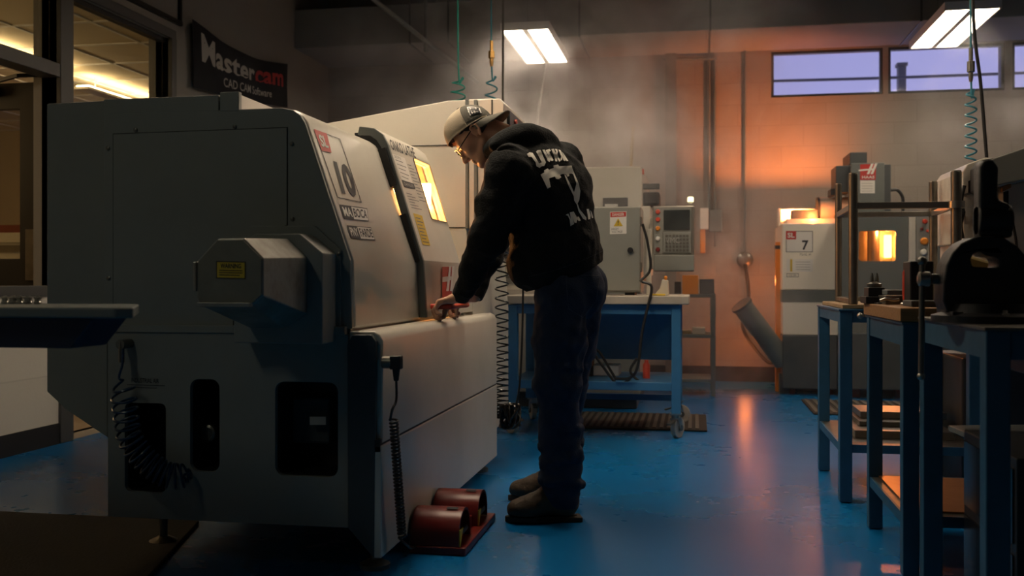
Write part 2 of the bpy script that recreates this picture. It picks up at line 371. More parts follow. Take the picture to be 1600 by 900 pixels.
# open office door
ly = 5.26
dr = empty('door_1', None, None); tag(dr, kind='structure')
x0, x1 = aty(-40, 130, ly).x, aty(70, 130, ly).x
g0, g1 = aty(-30, 130, ly).x, aty(31, 130, ly).x
zt, zb = aty(40, 170, ly).z, aty(40, 404, ly).z
ZD = aty(35, 129, ly).z
MB().py([(x0, 0.05), (x1, 0.05), (x1, ZD), (x0, ZD)], ly, ly + 0.045, [[(g0, zb), (g1, zb), (g1, zt), (g0, zt)]]).build('door_leaf', M['frame_dark'], dr, bevel=0.003)
MB().box(g0, g1, ly + 0.02, ly + 0.025, zb, zt).build('pane', M['glass'], dr)
MB().box(x1 - 0.12, x1 - 0.03, ly - 0.012, ly, 0.95, 1.25).build('lock_plate', M['steeldark'], dr)
mb = MB().bar((x1 - 0.42, ly - 0.03, ZD - 0.02), (x1 - 0.1, ly - 0.1, ZD + 0.02), 0.02).bar((x1 - 0.1, ly - 0.1, ZD + 0.02), (x1 + 0.02, ly - 0.02, DZ + 0.02), 0.02).box(x1 - 0.5, x1 - 0.3, ly - 0.05, ly, ZD - 0.08, ZD - 0.02)
mb.build('door_closer', M['frame_dark'], dr)
# the office behind
OX = -8.2
struct(MB().box(OX, XL - 0.15, 1.5, 10.6, -0.05, 0.0), 'floor_office', M['officefloor'])
oc = struct(MB().box(OX, XL - 0.15, 1.5, 10.6, 2.72, 2.78), 'ceiling_office', M['officeceil'])
g = MB()
for i in range(8): x = -4.05 - i * 0.61; g.box(x - 0.012, x + 0.012, 1.5, 10.6, 2.712, 2.722)
for i in range(15): y = 1.9 + i * 0.61; g.box(OX, XL - 0.15, y - 0.012, y + 0.012, 2.711, 2.722)
g.build('ceiling_grid', M['white'], oc)
struct(MB().box(OX - 0.1, OX, 1.5, 10.6, 0, 2.75), 'wall_office_far', M['officewall'])
struct(MB().box(OX, XL - 0.15, 10.55, 10.65, 0, 2.75), 'wall_office_back', M['officewall'])
struct(MB().box(OX, XL - 0.15, 1.4, 1.5, 0, 2.75), 'wall_office_front', M['officewall'])
for i, (y0, y1) in enumerate(((6.2, 7.5), (7.7, 9.0))):
    t = empty('office_ceiling_light', ['long warm pendant light under the office ceiling, nearer of the two', 'long warm pendant light under the office ceiling, farther of the two'][i], 'ceiling light', 'pendant lights in the office')
    MB().box(-5.22, -5.08, y0, y1, 2.585, 2.605).build('housing', M['white'], t)
    MB().box(-5.21, -5.09, y0 + 0.02, y1 - 0.02, 2.605, 2.62).build('diffuser', M['officelamp'], t)
    for yy in (y0 + 0.2, y1 - 0.2): MB().cyl((-5.15, yy, 2.60), (-5.15, yy, 2.72), 0.005, n=6).build('hanger', M['white'], t)
# office shelf cabinet seen through the door glass
t = empty('parts_cabinet', 'pale parts cabinet with red box seen through the office door glass', 'cabinet')
c = aty(12, 330, 8.0)
MB().box(c.x - 0.5, c.x + 0.22, 7.9, 8.3, 0, 0.92).build('base_cabinet', M['cream'], t, bevel=0.005)
mb = MB(); mb.box(c.x - 0.45, c.x + 0.2, 8.0, 8.25, 0.92, 1.38); mb.build('upper_case', M['cream'], t, bevel=0.004)
for k in range(5): MB().box(c.x - 0.43, c.x + 0.18, 7.97, 8.0, 0.95 + k * 0.085, 1.01 + k * 0.085).build('drawer', M['steeldark'] if k % 2 else M['cream'], t)
tag(MB().box(c.x - 0.1, c.x + 0.12, 8.02, 8.2, 1.381, 1.45).build('storage_box', M['red'], bevel=0.004), 'small red box lying on top of the office parts cabinet', 'box')
# soffit / duct along the back wall
SZ = 3.10
duct = struct(MB().box(XL, XR, 8.72, YB, SZ, SZ + 0.36).box(0.3, XR, 8.72, YB, SZ + 0.36, ZC), 'trim_3', M['wall_side'], bevel=0.01)
vx0, vx1 = aty(1178, 20, 8.70).x, aty(1250, 20, 8.70).x
vt = empty('air_vent', 'dark louvred air vent high on the soffit face', 'vent')
mb = MB().py([(vx0, 3.40), (vx1, 3.40), (vx1, 3.62), (vx0, 3.62)], 8.69, 8.719, [[(vx0 + 0.02, 3.42), (vx1 - 0.02, 3.42), (vx1 - 0.02, 3.60), (vx0 + 0.02, 3.60)]]); mb.build('frame', M['frame_dark'], vt)
mb = MB()
for k in range(7): mb.obox(((vx0 + vx1) / 2, 8.705, 3.43 + k * 0.026), (1, 0, 0), (0, 1, 0.8), (0, -0.8, 1), (vx1 - vx0) / 2 - 0.02, 0.012, 0.002)
mb.build('louvres', M['black'], vt)
# duct seams and hangers
mb = MB()
for p in (640, 700, 905, 1110, 1440): x = aty(p, 60, 8.71).x; mb.box(x - 0.008, x + 0.008, 8.712, YB, SZ - 0.008, ZC)
struct(mb, 'trim_4', M['frame_grey'])
# ceiling joists and pipes
for i, y in enumerate((2.8, 4.6, 6.4, 8.0)):
    struct(MB().box(XL, XR, y - 0.03, y + 0.03, ZC - 0.35, ZC - 0.3).box(XL, XR, y - 0.03, y + 0.03, ZC - 0.06, ZC).box(XL, XR, y - 0.006, y + 0.006, ZC - 0.3, ZC - 0.06), 'trim_%d' % (5 + i), M['frame_dark'])
# diagonal pipe upper left
a = aty(585, 0, 7.9); b = aty(745, 128, 9.5)
tag(MB().cyl(a + (a - b) * 0.4, b, 0.02, n=10).build('ceiling_pipe', M['greydark'], smooth=True), 'thin grey pipe slanting down across the soffit left of the hoses', 'pipe')
a = aty(663, 0, 8.6); tag(MB().cyl((a.x, 8.65, ZC), (a.x, 8.65, SZ - 0.1), 0.018, n=10).build('drop_pipe', M['greydark'], smooth=True), 'short vertical grey pipe in front of the soffit, left of the green hose', 'pipe')
a = aty(786, 0, 6.6); tag(MB().cyl((a.x, 6.6, ZC), (a.x, 6.6, 1.6), 0.008, n=8).build('hanging_rod', M['steeldark'], smooth=True), 'thin dark vertical rod hanging left of the middle ceiling light', 'rod')
# wall column and conduits
x0, x1 = aty(1040, 200, YB).x, aty(1057, 200, YB).x
struct(MB().box(x0, x1, YB - 0.06, YB, 0, SZ), 'trim_9', M['greydark'])
t = empty('wall_conduit', 'pair of vertical grey conduits running up the back wall above the grey box', 'conduit')
for p in (1108, 1117): x = aty(p, 200, YB - 0.03).x; MB().cyl((x, YB - 0.03, 1.6), (x, YB - 0.03, SZ - 0.06), 0.013, n=10).build('pipe', M['greydark'], t, smooth=True)
a0, a1 = aty(1035, 92, YB - 0.03), aty(1120, 92, YB - 0.03)
MB().cyl(a0, a1, 0.014, n=10).build('pipe', M['greydark'], t, smooth=True)
t = empty('power_drop', 'single thin conduit down to a round outlet box beside the orange wall patch', 'conduit')
x = aty(1164, 200, YB - 0.03).x
MB().cyl((x, YB - 0.03, 1.2), (x, YB - 0.03, SZ), 0.012, n=10).build('pipe', M['greydark'], t, smooth=True)
MB().lathe((x, YB, 1.14), (0, -1, 0), [(0, 0.075), (0.06, 0.075), (0.075, 0.06), (0.08, 0.02)]).build('outlet_box', M['steeldark'], t, smooth=True)
p = [(x, YB - 0.08, 1.1), (x + 0.03, YB - 0.1, 0.8), (x - 0.02, YB - 0.12, 0.5), (x + 0.2, YB - 0.2, 0.2), (x + 0.30, YB - 0.3, 0.3)]
MB().tube(bez(p), 0.016).build('cable', M['black'], t, smooth=True)
for i, (px0, px1, py0, py1, m_, lab) in enumerate(((1094, 1107, 325, 358, 'white', 'small white control box on the back wall left of the grey one'), (1108, 1128, 328, 362, 'greydark', 'small grey electrical box on the back wall beneath two conduits'))):
    q0, q1 = aty(px0, py0, YB - 0.1), aty(px1, py1, YB - 0.1)
    t = empty('electrical_box', lab, 'electrical box')
    MB().box(q0.x, q1.x, YB - 0.1, YB, q1.z, q0.z).build('case', M[m_], t, bevel=0.006)
    MB().cyl(((q0.x + q1.x) / 2, YB - 0.05, q1.z), ((q0.x + q1.x) / 2, YB - 0.05, q1.z - 0.14), 0.012).build('conduit_stub', M['steeldark'], t, smooth=True)
# thin leaning poles seen behind the man
a, b = aty(850, 112, 9.2), aty(838, 200, 9.2); tag(MB().cyl(a + (a - b) * 0.35, b + (b - a) * ((b.z) / (a.z - b.z)), 0.012, n=8).build('leaning_pole', M['steel'], smooth=True), 'thin pale pole slanting below the middle ceiling light', 'pole')
a, b = aty(989, 198, 9.3), aty(986, 262, 9.3); tag(MB().cyl(a, b + (b - a) * 0.8, 0.014, n=8).build('wall_pole', M['cardboard'], smooth=True), 'short tan pole standing up behind the beige machining centre', 'pole')
# outside the windows
t = empty('chimney', 'blurred grey chimney stack outside the middle high window', 'chimney')
a, b = aty(1404, 98, 16), aty(1416, 150, 16)
MB().box(a.x, b.x, 16, 16.15, 0, a.z).build('stack', M['frame_grey'], t); MB().box(a.x - 0.02, b.x + 0.02, 15.98, 16.17, a.z - 0.05, a.z).build('cap', M['frame_grey'], t)
a, b = aty(1195, 127, 14), aty(1640, 112, 14); tag(MB().tube(bez([a, a.lerp(b, .5) - Vector((0, 0, .01)), b + (b - a) * 0.2]), 0.02).build('utility_cable', M['frame_grey'], smooth=True), 'dark utility cable crossing the sky outside the high windows', 'cable')
# ================================================================= CEILING LIGHTS
def ceiling_light(x, y, z, label, tm='tube'):
    t = empty('ceiling_light', label, 'ceiling light', 'twin tube ceiling lights'); t.location = (x, y, z)
    w, l = 0.19, 0.60
    mb = MB().box(-w, w, -l, l, 0.02, 0.06).box(-w, -w + 0.012, -l, l, 0, 0.02).box(w - 0.012, w, -l, l, 0, 0.02).box(-w, w, -l, -l + 0.012, 0, 0.02).box(-w, w, l - 0.012, l, 0, 0.02)
    mb.build('housing', M['white'], t)
    for s in (-1, 1):
        MB().box(s * 0.1 - 0.068, s * 0.1 + 0.068, -l + 0.014, l - 0.014, 0.004, 0.019).build('tube_diffuser', M[tm], t)
    MB().box(-0.02, 0.02, -l + 0.02, l - 0.02, 0.0, 0.018).build('centre_rib', M['white'], t)
    for s in (-1, 1): MB().cyl((0, s * 0.45, 0.06), (0, s * 0.45, ZC - z), 0.004, n=6).build('hanger', M['steeldark'], t)
    return t
c = atz(838, 70, 2.87)
ceiling_light(atz(837, 72, 2.87).x, 8.12, 2.87, 'lit twin tube ceiling light hanging behind the man, in the middle of the picture')
ceiling_light(atz(1485, 49, 2.87).x, 8.12, 2.87, 'lit twin tube ceiling light in front of the high windows at the right')
for (x, y, tm, lab) in ((-1.2, 4.1, 'tube_key', 'lit twin tube ceiling light above the big lathe, over the top of the picture'), (1.95, 4.3, 'tube_right', 'lit twin tube ceiling light above the steel benches, over the top of the picture'), (0.35, 5.75, 'tube_mid_fill', 'added fill light shaped as a twin tube fixture above the middle aisle, over the top of the picture'), (-2.4, 0.6, 'tube_front_fill', 'added dim fill light shaped as a twin tube fixture above the near left floor, behind the camera side')): ceiling_light(x, y, 2.87, lab, tm)  # aisle and near left fixtures are unseen fills, added to brighten dim faces
# ================================================================= BANNER
t = empty('wall_banner', 'black vinyl banner with grey and red lettering on the left wall', 'banner')
bq = [atx(298, 30, XL + 0.03), atx(448, 100, XL + 0.03), atx(448, 168, XL + 0.03), atx(300, 137, XL + 0.03)]
mb = MB(); N = 24
def bpt(u, v):
    p = bil(bq, u, v); sag = 0.06 * math.sin(math.pi * u) * (1 if v > 0.5 else 0.5) * (0.4 + 0.6 * v); w = 0.012 * math.sin(u * 17) * (1 - abs(v - .5))
    return p + Vector((0.012 + w, 0, -sag * 1.4))
for off in (0, 0.003):
    mb.add([bpt(i / N, j / 6) + Vector((off, 0, 0)) for i in range(N + 1) for j in range(7)], [(i * 7 + j, (i + 1) * 7 + j, (i + 1) * 7 + j + 1, i * 7 + j + 1) for i in range(N) for j in range(6)])
mb.build('banner_sheet', M['banner'], t, smooth=True)
def btext(s, r, m_, name, bold):
    uv, fs = glyphs(s, bold); sh = 0.0
    MB().add([bpt(r[0] + u * (r[1] - r[0]), r[2] + v * (r[3] - r[2])) + Vector((0.008, 0, 0)) for u, v in uv], fs).build(name, M[m_], t)
btext('Master', (0.06, 0.60, 0.42, 0.88), 'greyprint', 'lettering', 0.025)
btext('cam', (0.61, 0.93, 0.44, 0.76), 'redprint', 'lettering', 0.03)
btext('CAD CAM Software', (0.28, 0.78, 0.16, 0.32), 'greyprint', 'lettering', 0.01)
# ================================================================= HANGING AIR HOSES
def air_hose(px, ytop, py0, py1, d, m_, turns, rad, label, fit=None, coil_from=None, cone=1):
    t = empty('air_hose', label, 'air hose', 'coiled air hoses hanging from the ceiling')
    top = atd(px, py0, d); bot = atd(px, py1, d)
    cf = atd(px, coil_from, d)
    pts = [Vector((top.x, top.y, ZC)), Vector((top.x, top.y, cf.z + 0.12))]
    h = [Vector((bot.x, bot.y, cf.z - (cf.z - bot.z) * i / (turns * 14)) ) + (RT * math.cos(2 * math.pi * i / 14) + FW * math.sin(2 * math.pi * i / 14)) * rad * (0.7 + 0.3 * min(1, i / 20)) for i in range(int(turns * 14) + 1)]
    MB().tube(bez(pts + [h[0]], 8) + h, 0.0055, n=8).build('hose', M[m_], t, smooth=True)
    if fit:
        a, b = atd(px, fit[0], d), atd(px, fit[1], d)
        MB().lathe(b, (0, 0, 1), [(0, 0.008), (0.02, 0.012), (0.05, 0.012), (0.055, 0.02), ((a - b).z * 0.6, 0.02), ((a - b).z * 0.62, 0.011), ((a - b).z, 0.011)]).build('coupling', M[fit[2]], t, smooth=True)
air_hose(716, 0, 0, 158, 6.2, 'green', 2.5, 0.045, 'green air hose above the big lathe, left of the brass one', coil_from=122)
air_hose(768, 0, 0, 158, 6.4, 'teal', 2.0, 0.04, 'teal air hose with brass coupling above the big lathe', (64, 104, 'brass'), coil_from=120)
air_hose(1517, 0, 0, 262, 5.4, 'teal', 7.5, 0.028, 'long teal coiled air hose hanging at the right before the windows', (75, 128, 'steeldark'), coil_from=140)
a, b = atd(1521, 20, 5.2), atd(1542, 250, 5.2)
tag(MB().tube(bez([a + Vector((0, 0, .8)), a, a.lerp(b, .5) + RT * 0.004, b]), 0.009).build('hanging_cable', M['black'], smooth=True), 'straight black cable hanging beside the teal coiled hose at the right', 'cable')
# ================================================================= FLOOR MATS
def floor_mat(name, c0, c1, label, rib):
    t = empty(name, label, 'mat')
    MB().box(c0[0], c1[0], c0[1], c1[1], 0.001, 0.012).build('rubber_sheet', M['rubber'], t, bevel=0.004)
    mb = MB(); n = int((c1[0] - c0[0]) / rib)
    for i in range(n): x = c0[0] + (i + 0.5) * rib; mb.box(x - rib * 0.25, x + rib * 0.25, c0[1] + 0.03, c1[1] - 0.03, 0.012, 0.018)
    mb.build('ribs', M['matrib'], t)
floor_mat('ribbed_floor_mat', (-0.86, 6.35), (0.08, 7.1), 'ribbed rubber mat on the blue floor beneath the rolling bench', 0.045)
floor_mat('machine_floor_mat', (0.83, 7.3), (2.5, 8.15), 'dark rubber mat on the floor before the far grey mill', 0.06)
tag(MB().pz([(-2.9, 2.35), (-1.66, 2.75), (-1.9, 3.6), (-3.1, 3.6)], 0.001, 0.014).build('dark_floor_mat', M['rubber'], bevel=0.004), 'black rubber mat on the floor at the near end of the big lathe', 'mat')
# ================================================================= BIG LATHE (left)
LT = empty('cnc_lathe', 'large cream and grey lathe numbered 10, nearest machine at the left', 'machine')
Y0 = 3.10
def P2(pts, Y): return [(aty(x, y, Y).x, aty(x, y, Y).z) for x, y in pts]
slope_t = Vector((-1.253, Y0, 1.470)); slope_k = Vector((-1.096, Y0, 1.015))
prof = [(-1.981, 0.79), (-1.981, 1.52), (-1.335, 1.52), (-1.295, 1.512), (-1.270, 1.495), (-1.253, 1.470), (-1.096, 1.015), (-1.088, 0.79)]
MB().py(prof, Y0, 3.90).build('headstock_cover', M['cream'], LT, bevel=0.012, seg=3, smooth=True)
# grey end skin over the cream body, facing the camera
sk = [(-1.981, 0.792), (-1.981, 1.518), (-1.335, 1.518), (-1.297, 1.510), (-1.273, 1.493), (-1.257, 1.468), (-1.101, 1.015), (-1.093, 0.792)]
MB().py(sk, Y0 - 0.012, Y0 + 0.02).build('end_panel', M['grey'], LT, bevel=0.003)
MB().box(-1.981, -1.489, Y0, 4.7, 1.50, 1.57).build('roof_box', M['cream'], LT, bevel=0.004)
MB().box(-1.981, -1.560, Y0 - 0.012, Y0 + 0.01, 1.515, 1.567).build('roof_trim', M['grey'], LT, bevel=0.002)
MB().box(-1.555, -1.487, Y0 - 0.014, Y0 + 0.01, 1.512, 1.577).build('roof_trim', M['grey'], LT, bevel=0.003)
# rear cabinet at far left with the slanted underside
rc = P2([(73, 162), (166, 157), (168, 684), (104, 641), (73, 612)], 3.16)
MB().py(rc, 3.16, 4.9).build('rear_cabinet', M['grey'], LT, bevel=0.004)
# access panel with screws
pc = P2([(178, 210), (449, 200), (449, 352), (395, 372), (365, 400), (365, 528), (178, 528)], Y0 - 0.012)
MB().py([(x, z) for x, z in pc], Y0 - 0.0165, Y0 - 0.0125).build('access_panel', M['grey'], LT, bevel=0.0015)
pcs = [(x - 0.0, z) for x, z in pc]
cx = sum(p[0] for p in pcs) / 7; cz = sum(p[1] for p in pcs) / 7
MB().py([(cx + (x - cx) * 1.008, cz + (z - cz) * 1.008) for x, z in pcs], Y0 - 0.0135, Y0 - 0.0118).build('panel_gap', M['seam'], LT)
for p in ((212, 203), (367, 198), (456, 225), (457, 342), (169, 232), (170, 435)):
    q = aty(p[0], p[1], Y0 - 0.012); MB().lathe(q, (0, -1, 0), [(0, 0.0075), (0.003, 0.0075), (0.005, 0.004)], n=12).build('screw', M['steeldark'], LT, smooth=True)
# base: end plate with three openings
YE = 3.07
bo = [(-1.954, 0.15), (-1.10, 0.15), (-1.10, 0.775), (-1.954, 0.775)]
def RR(x0, x1, y0, y1, r):
    a, b = aty(x0, y0, YE), aty(x1, y1, YE); return rrect(a.x, b.x, b.z, a.z, r)
hl = [RR(195, 259, 629, 770, 0.02), RR(297, 343, 592, 738, 0.03), RR(430, 528, 596, 746, 0.03)]
MB().py(bo, YE, YE + 0.02, hl).build('base_end_plate', M['grey'], LT, bevel=0.002)
MB().box(-1.94, -1.12, YE + 0.22, 4.9, 0.12, 0.76).build('base_core', M['black'], LT)
MB().box(-1.954, -1.93, YE + 0.02, 4.95, 0.15, 0.78).box(-1.93, -1.0, YE + 0.02, YE + 0.3, 0.70, 0.77).build('base_rear_panel', M['grey'], LT)
for h in hl:
    xs = [p[0] for p in h]; zs = [p[1] for p in h]
    MB().py([(min(xs) - .01, min(zs) - .01), (max(xs) + .01, min(zs) - .01), (max(xs) + .01, max(zs) + .01), (min(xs) - .01, max(zs) + .01)], YE + 0.02, YE + 0.22, [h]).build('recess_liner', M['black'], LT)
# what shows inside the recesses
q = aty(328, 676, YE + 0.1); MB().lathe(q, (0, -1, 0), [(0, 0.03), (0.02, 0.03), (0.025, 0.022), (0.022, 0.02)], n=20).build('gauge', M['steeldark'], LT, smooth=True)
qs = [aty(x, y, YE + 0.12) for x, y in ((484, 651), (509, 651), (509, 664), (484, 664))]; quad(MB(), qs, 0.0).build('inner_label', M['greyprint'], LT)
a, b = aty(455, 690, YE + 0.18), aty(520, 620, YE + 0.18); MB().box(a.x, b.x, YE + 0.15, YE + 0.22, a.z, b.z).build('inner_pump', M['charcoal'], LT, bevel=0.01)
# base corner strip and front tray
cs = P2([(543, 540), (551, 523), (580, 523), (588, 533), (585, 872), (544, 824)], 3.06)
MB().py(cs, 3.055, 3.35).build('shaded_base_corner', M['charcoal'], LT, bevel=0.003)  # shade on this end strip put into its darker charcoal colour
XB = -0.985
bf = [(3.058, 0.06), (4.95, 0.06), (4.95, 0.424), (3.058, 0.424)]
MB().box(XB - 0.03, XB, 3.058, 4.955, 0.06, 0.42).build('base_front_panel', M['cream'], LT, bevel=0.004)
MB().box(XB - 0.035, XB - 0.004, 3.058, 4.95, 0.40, 0.44).build('panel_gap', M['seam'], LT)
MB().py([(-1.10, 0.426), (XB - 0.001, 0.426), (XB - 0.001, 0.755), (XB - 0.012, 0.775), (XB - 0.03, 0.785), (-1.10, 0.785)], 3.075, 4.955).build('coolant_tray', M['cream'], LT, bevel=0.006, seg=3, smooth=True)
MB().box(-1.93, -1.10, YE + 0.02, 4.9, 0.755, 0.80).build('bed', M['greydark'], LT)
MB().box(-1.954, -1.11, YE - 0.006, YE + 0.05, 0.775, 0.80).build('waist_trim', M['grey'], LT, bevel=0.002)
MB().box(-1.95, -1.05, 4.9, 4.955, 0.15, 0.78).build('base_far_panel', M['grey'], LT)
for x, y in ((-1.04, 3.16), (-1.88, 3.3), (-1.06, 4.85), (-1.85, 4.8), (-1.04, 4.0)):
    MB().lathe((x, y, 0.0), (0, 0, 1), [(0, 0.05), (0.015, 0.05), (0.03, 0.02), (0.03, 0.014), (0.16, 0.014)]).build('levelling_foot', M['steeldark'], LT, smooth=True)
# spindle housing and octagonal cover
hp = P2([(365, 536), (504, 538), (504, 395), (468, 365), (398, 365), (365, 395)], 2.96)
MB().py(hp, 2.96, Y0 - 0.012).build('spindle_housing', M['grey'], LT, bevel=0.004)
hb = P2([(376, 392), (392, 353), (493, 353), (533, 390), (533, 536), (376, 534)], Y0 - 0.016)
MB().py(hb, Y0 - 0.022, Y0 - 0.012).build('housing_flange', M['grey'], LT, bevel=0.002)
for p in ((530, 397), (530, 525)):
    q = aty(p[0], p[1], Y0 - 0.022); MB().lathe(q, (0, -1, 0), [(0, 0.007), (0.003, 0.007), (0.005, 0.004)], n=12).build('screw', M['steeldark'], LT, smooth=True)
YO = 2.638
fo = P2([(340, 373), (382, 372), (412, 403), (412, 462), (395, 478), (312, 477), (307, 466), (307, 409)], YO)
bo_ = P2([(395, 373), (450, 373), (480, 402), (480, 490), (443, 513), (400, 512), (372, 490), (372, 405)], 2.958)
xl = fo[7][0]
bo_ = [(fo[0][0], bo_[0][1]), bo_[1], bo_[2], bo_[3], bo_[4], (fo[5][0], bo_[5][1]), (xl, bo_[6][1]), (xl, bo_[7][1])]
N = 8; vs = [(x, YO, z) for x, z in fo] + [(x, 2.958, z) for x, z in bo_]
MB().add(vs, [tuple(range(8)), tuple(range(15, 7, -1))] + [(i, (i + 1) % 8, 8 + (i + 1) % 8, 8 + i) for i in range(8)]).build('octagonal_cover', M['cover'], LT, bevel=0.003)
cx = sum(p[0] for p in fo) / 8; cz = sum(p[1] for p in fo) / 8
MB().py([(cx + (x - cx) * 0.955, cz + (z - cz) * 0.955) for x, z in fo], YO - 0.005, YO + 0.01).build('cover_lid', M['coverface'], LT, bevel=0.002)
x0, z0 = fo[5]; x1, z1 = fo[4]
MB().box(x0, x1, YO - 0.016, YO + 0.002, z0 - 0.004, z0 + 0.008).build('cover_lip', M['cover'], LT, bevel=0.001)
MB().box(fo[6][0] - 0.006, fo[6][0] + 0.004, YO - 0.01, YO + 0.03, fo[6][1] + 0.02, fo[7][1]).build('cover_hinge', M['steel'], LT, bevel=0.002)
yq = [aty(x, y, YO - 0.005) for x, y in ((338, 408), (384, 409), (384, 436), (338, 435))]
quad(MB(), yq, 0.001).build('warning_label', M['yellow'], LT)['label'] = 'small yellow warning label'
mb = outline(MB(), yq, (0.03, 0.05), 0.0014); txt(mb, 'WARNING', yq, 0.03, 0.0016, (0.15, 0.85, 0.60, 0.88))
for r in ((.1, .9, .45, .5), (.1, .9, .32, .37), (.1, .8, .18, .23)): quad(mb, yq, 0.0016, r)
mb.build('label_print', M['ink'], LT)
# door: profile at its leading edge
dp = [(-1.337, 1.575), (-1.275, 1.566), (-1.238, 1.540), (-1.216, 1.498), (-1.07, 1.03), (-1.055, 0.80)]
di = [(-1.345, 1.54), (-1.29, 1.535), (-1.265, 1.518), (-1.246, 1.49), (-1.10, 1.02), (-1.085, 0.80)]
YD0, YD1 = 3.86, 4.50
MB().py(dp + di[::-1], YD0, YD0 + 0.022).build('door_frame', M['greydark'], LT, bevel=0.003)
T = Vector((-1.216, 0, 1.498)); K = Vector((-1.07, 0, 1.03)); sd = (K - T); sl = sd.length; sd.normalize()
sn = Vector((-sd.z, 0, sd.x)); sn = sn if sn.x > 0 else -sn
wq = [atp(x, y, Vector((-1.216, YD0, 1.498)), sn) for x, y in ((647, 252), (667, 257), (697, 347), (674, 342))]
def st(p): q = p - T; return (p.y, q.dot(sd))
hw = [st(p) for p in wq]
hy0, hy1 = min(hw[0][0], hw[3][0]), max(hw[1][0], hw[2][0])
hole = rrect(hy0, hy1, min(p[1] for p in hw), max(p[1] for p in hw), 0.012, 3)
def on(s, t, off): return Vector((T.x, 0, T.z)) + sd * t + sn * off + Vector((0, s, 0))
DY0 = YD0 + 0.020
MB().prism([(DY0, 0.0), (YD1, 0.0), (YD1, sl), (DY0, sl)], lambda s, t: on(s, t, 0.0), lambda s, t: on(s, t, -0.028), [hole]).build('sliding_door', M['cream'], LT)
MB().py(dp[:4] + di[:4][::-1], DY0, YD1).build('door_top', M['cream'], LT, smooth=True)
MB().py(dp[4:] + di[4:][::-1], DY0, 4.86).build('door_lower', M['cream'], LT)
MB().prism(hole, lambda s, t: on(s, t, -0.012), lambda s, t: on(s, t, -0.018)).build('door_window', M['doorglass'], LT)
hi = [(p[0], p[1]) for p in hole]; cy = sum(p[0] for p in hi) / len(hi); ct = sum(p[1] for p in hi) / len(hi)
MB().prism([(cy + (a - cy) * 1.06, ct + (b - ct) * 1.025) for a, b in hi], lambda s, t: on(s, t, 0.001), lambda s, t: on(s, t, 0.004), [hi]).build('window_gasket', M['greydark'], LT)
# body right of the door, tailstock cover and tall far cabinet
pr2 = [(x - 0.02, z) for x, z in prof]
MB().py(pr2, 4.50, 4.70).build('tailstock_cover', M['cream'], LT, bevel=0.01, seg=3, smooth=True)
# chamber behind the door
MB().box(-1.98, -1.34, 3.90, 4.5, 1.49, 1.52).box(-1.98, -1.85, 3.90, 4.5, 0.8, 1.5).box(-1.345, -1.29, 3.9, 4.5, 1.50, 1.534).build('chamber_shell', M['chamber'], LT)
MB().box(-1.60, -1.2, 3.90, 4.5, 0.80, 0.86).build('chamber_floor', M['chamber'], LT)
for (ta, tb) in ((0.01, 0.17), (0.29, sl)):  # black strips added to stop lamp light leaking around the door
    MB().prism([(YD0 - 0.012, ta), (YD0 + 0.042, ta), (YD0 + 0.042, tb), (YD0 - 0.012, tb)], lambda s, t: on(s, t, -0.012), lambda s, t: on(s, t, -0.05)).build('leak_blocker', M['black'], LT)
MB().box(-1.10, -1.075, YD0 + 0.005, YD0 + 0.045, 0.80, 1.04).box(-1.36, -1.27, YD0 + 0.01, YD0 + 0.045, 1.50, 1.55).build('leak_blocker', M['black'], LT)
MB().py([(-1.33, 1.545), (-1.265, 1.545), (-1.235, 1.51), (-1.213, 1.44), (-1.27, 1.40), (-1.33, 1.49)], YD0 + 0.004, YD0 + 0.04).build('leak_blocker', M['black'], LT)  # added to close the light leak at the door top
MB().cyl((-1.45, 3.9, 1.08), (-1.45, 4.02, 1.08), 0.12, n=28).cyl((-1.45, 4.02, 1.08), (-1.45, 4.05, 1.08), 0.10, n=28).build('chuck', M['steel'], LT, bevel=0.003)
MB().box(-1.62, -1.40, 4.25, 4.42, 0.95, 1.30).build('tool_turret', M['steeldark'], LT, bevel=0.01)
MB().py([(-1.85, 0.86), (-1.85, 1.49), (-1.34, 1.49), (-1.30, 1.525), (-1.272, 1.51), (-1.252, 1.485), (-1.108, 1.02), (-1.092, 0.86)], 4.478, 4.50).build('chamber_end_wall', M['chamber'], LT)
MB().box(-1.46, -1.20, 4.455, 4.475, 1.30, 1.40).build('work_lamp', M['lamp_lathe'], LT, bevel=0.006)
fc = [(-2.25, 0.15), (-2.25, aty(470, 205, 4.7).z - 0.02), (aty(525, 190, 4.7).x, aty(525, 190, 4.7).z), (aty(700, 157, 4.7).x, aty(700, 157, 4.7).z), (aty(727, 156, 4.7).x, aty(727, 156, 4.7).z), (-1.085, 1.206), (-1.05, 0.79), (-1.05, 0.15)]
MB().py(fc, 4.70, 5.62).build('far_cabinet', M['cream'], LT, bevel=0.006, seg=3)
q = aty(655, 228, 4.70)
sm = MB().box(aty(640, 227, 4.7).x, -1.09, 4.697, 4.702, aty(690, 227, 4.7).z - 0.002, aty(690, 227, 4.7).z + 0.002).box(aty(660, 355, 4.7).x, -1.09, 4.697, 4.702, 1.204, 1.208)
sm.build('panel_gap', M['seam'], LT)
MB().box(-1.088, -1.075, 4.69, 4.70, 1.2, 1.82).box(-1.045, -1.03, 4.685, 4.70, 1.2, 1.82).build('pendant_strip', M['greydark'], LT)
pp = [(-1.075, 1.20), (-0.915, 1.20), (-0.90, 1.215), (-0.90, 1.80), (-0.92, 1.826), (-1.075, 1.826)]
pn = MB().py(pp, 4.70, 5.55).build('control_pendant', M['cream'], LT, bevel=0.006, seg=3)
MB().box(-0.90, -0.885, 4.78, 5.5, 1.27, 1.78).build('control_face', M['charcoal'], LT, bevel=0.004)
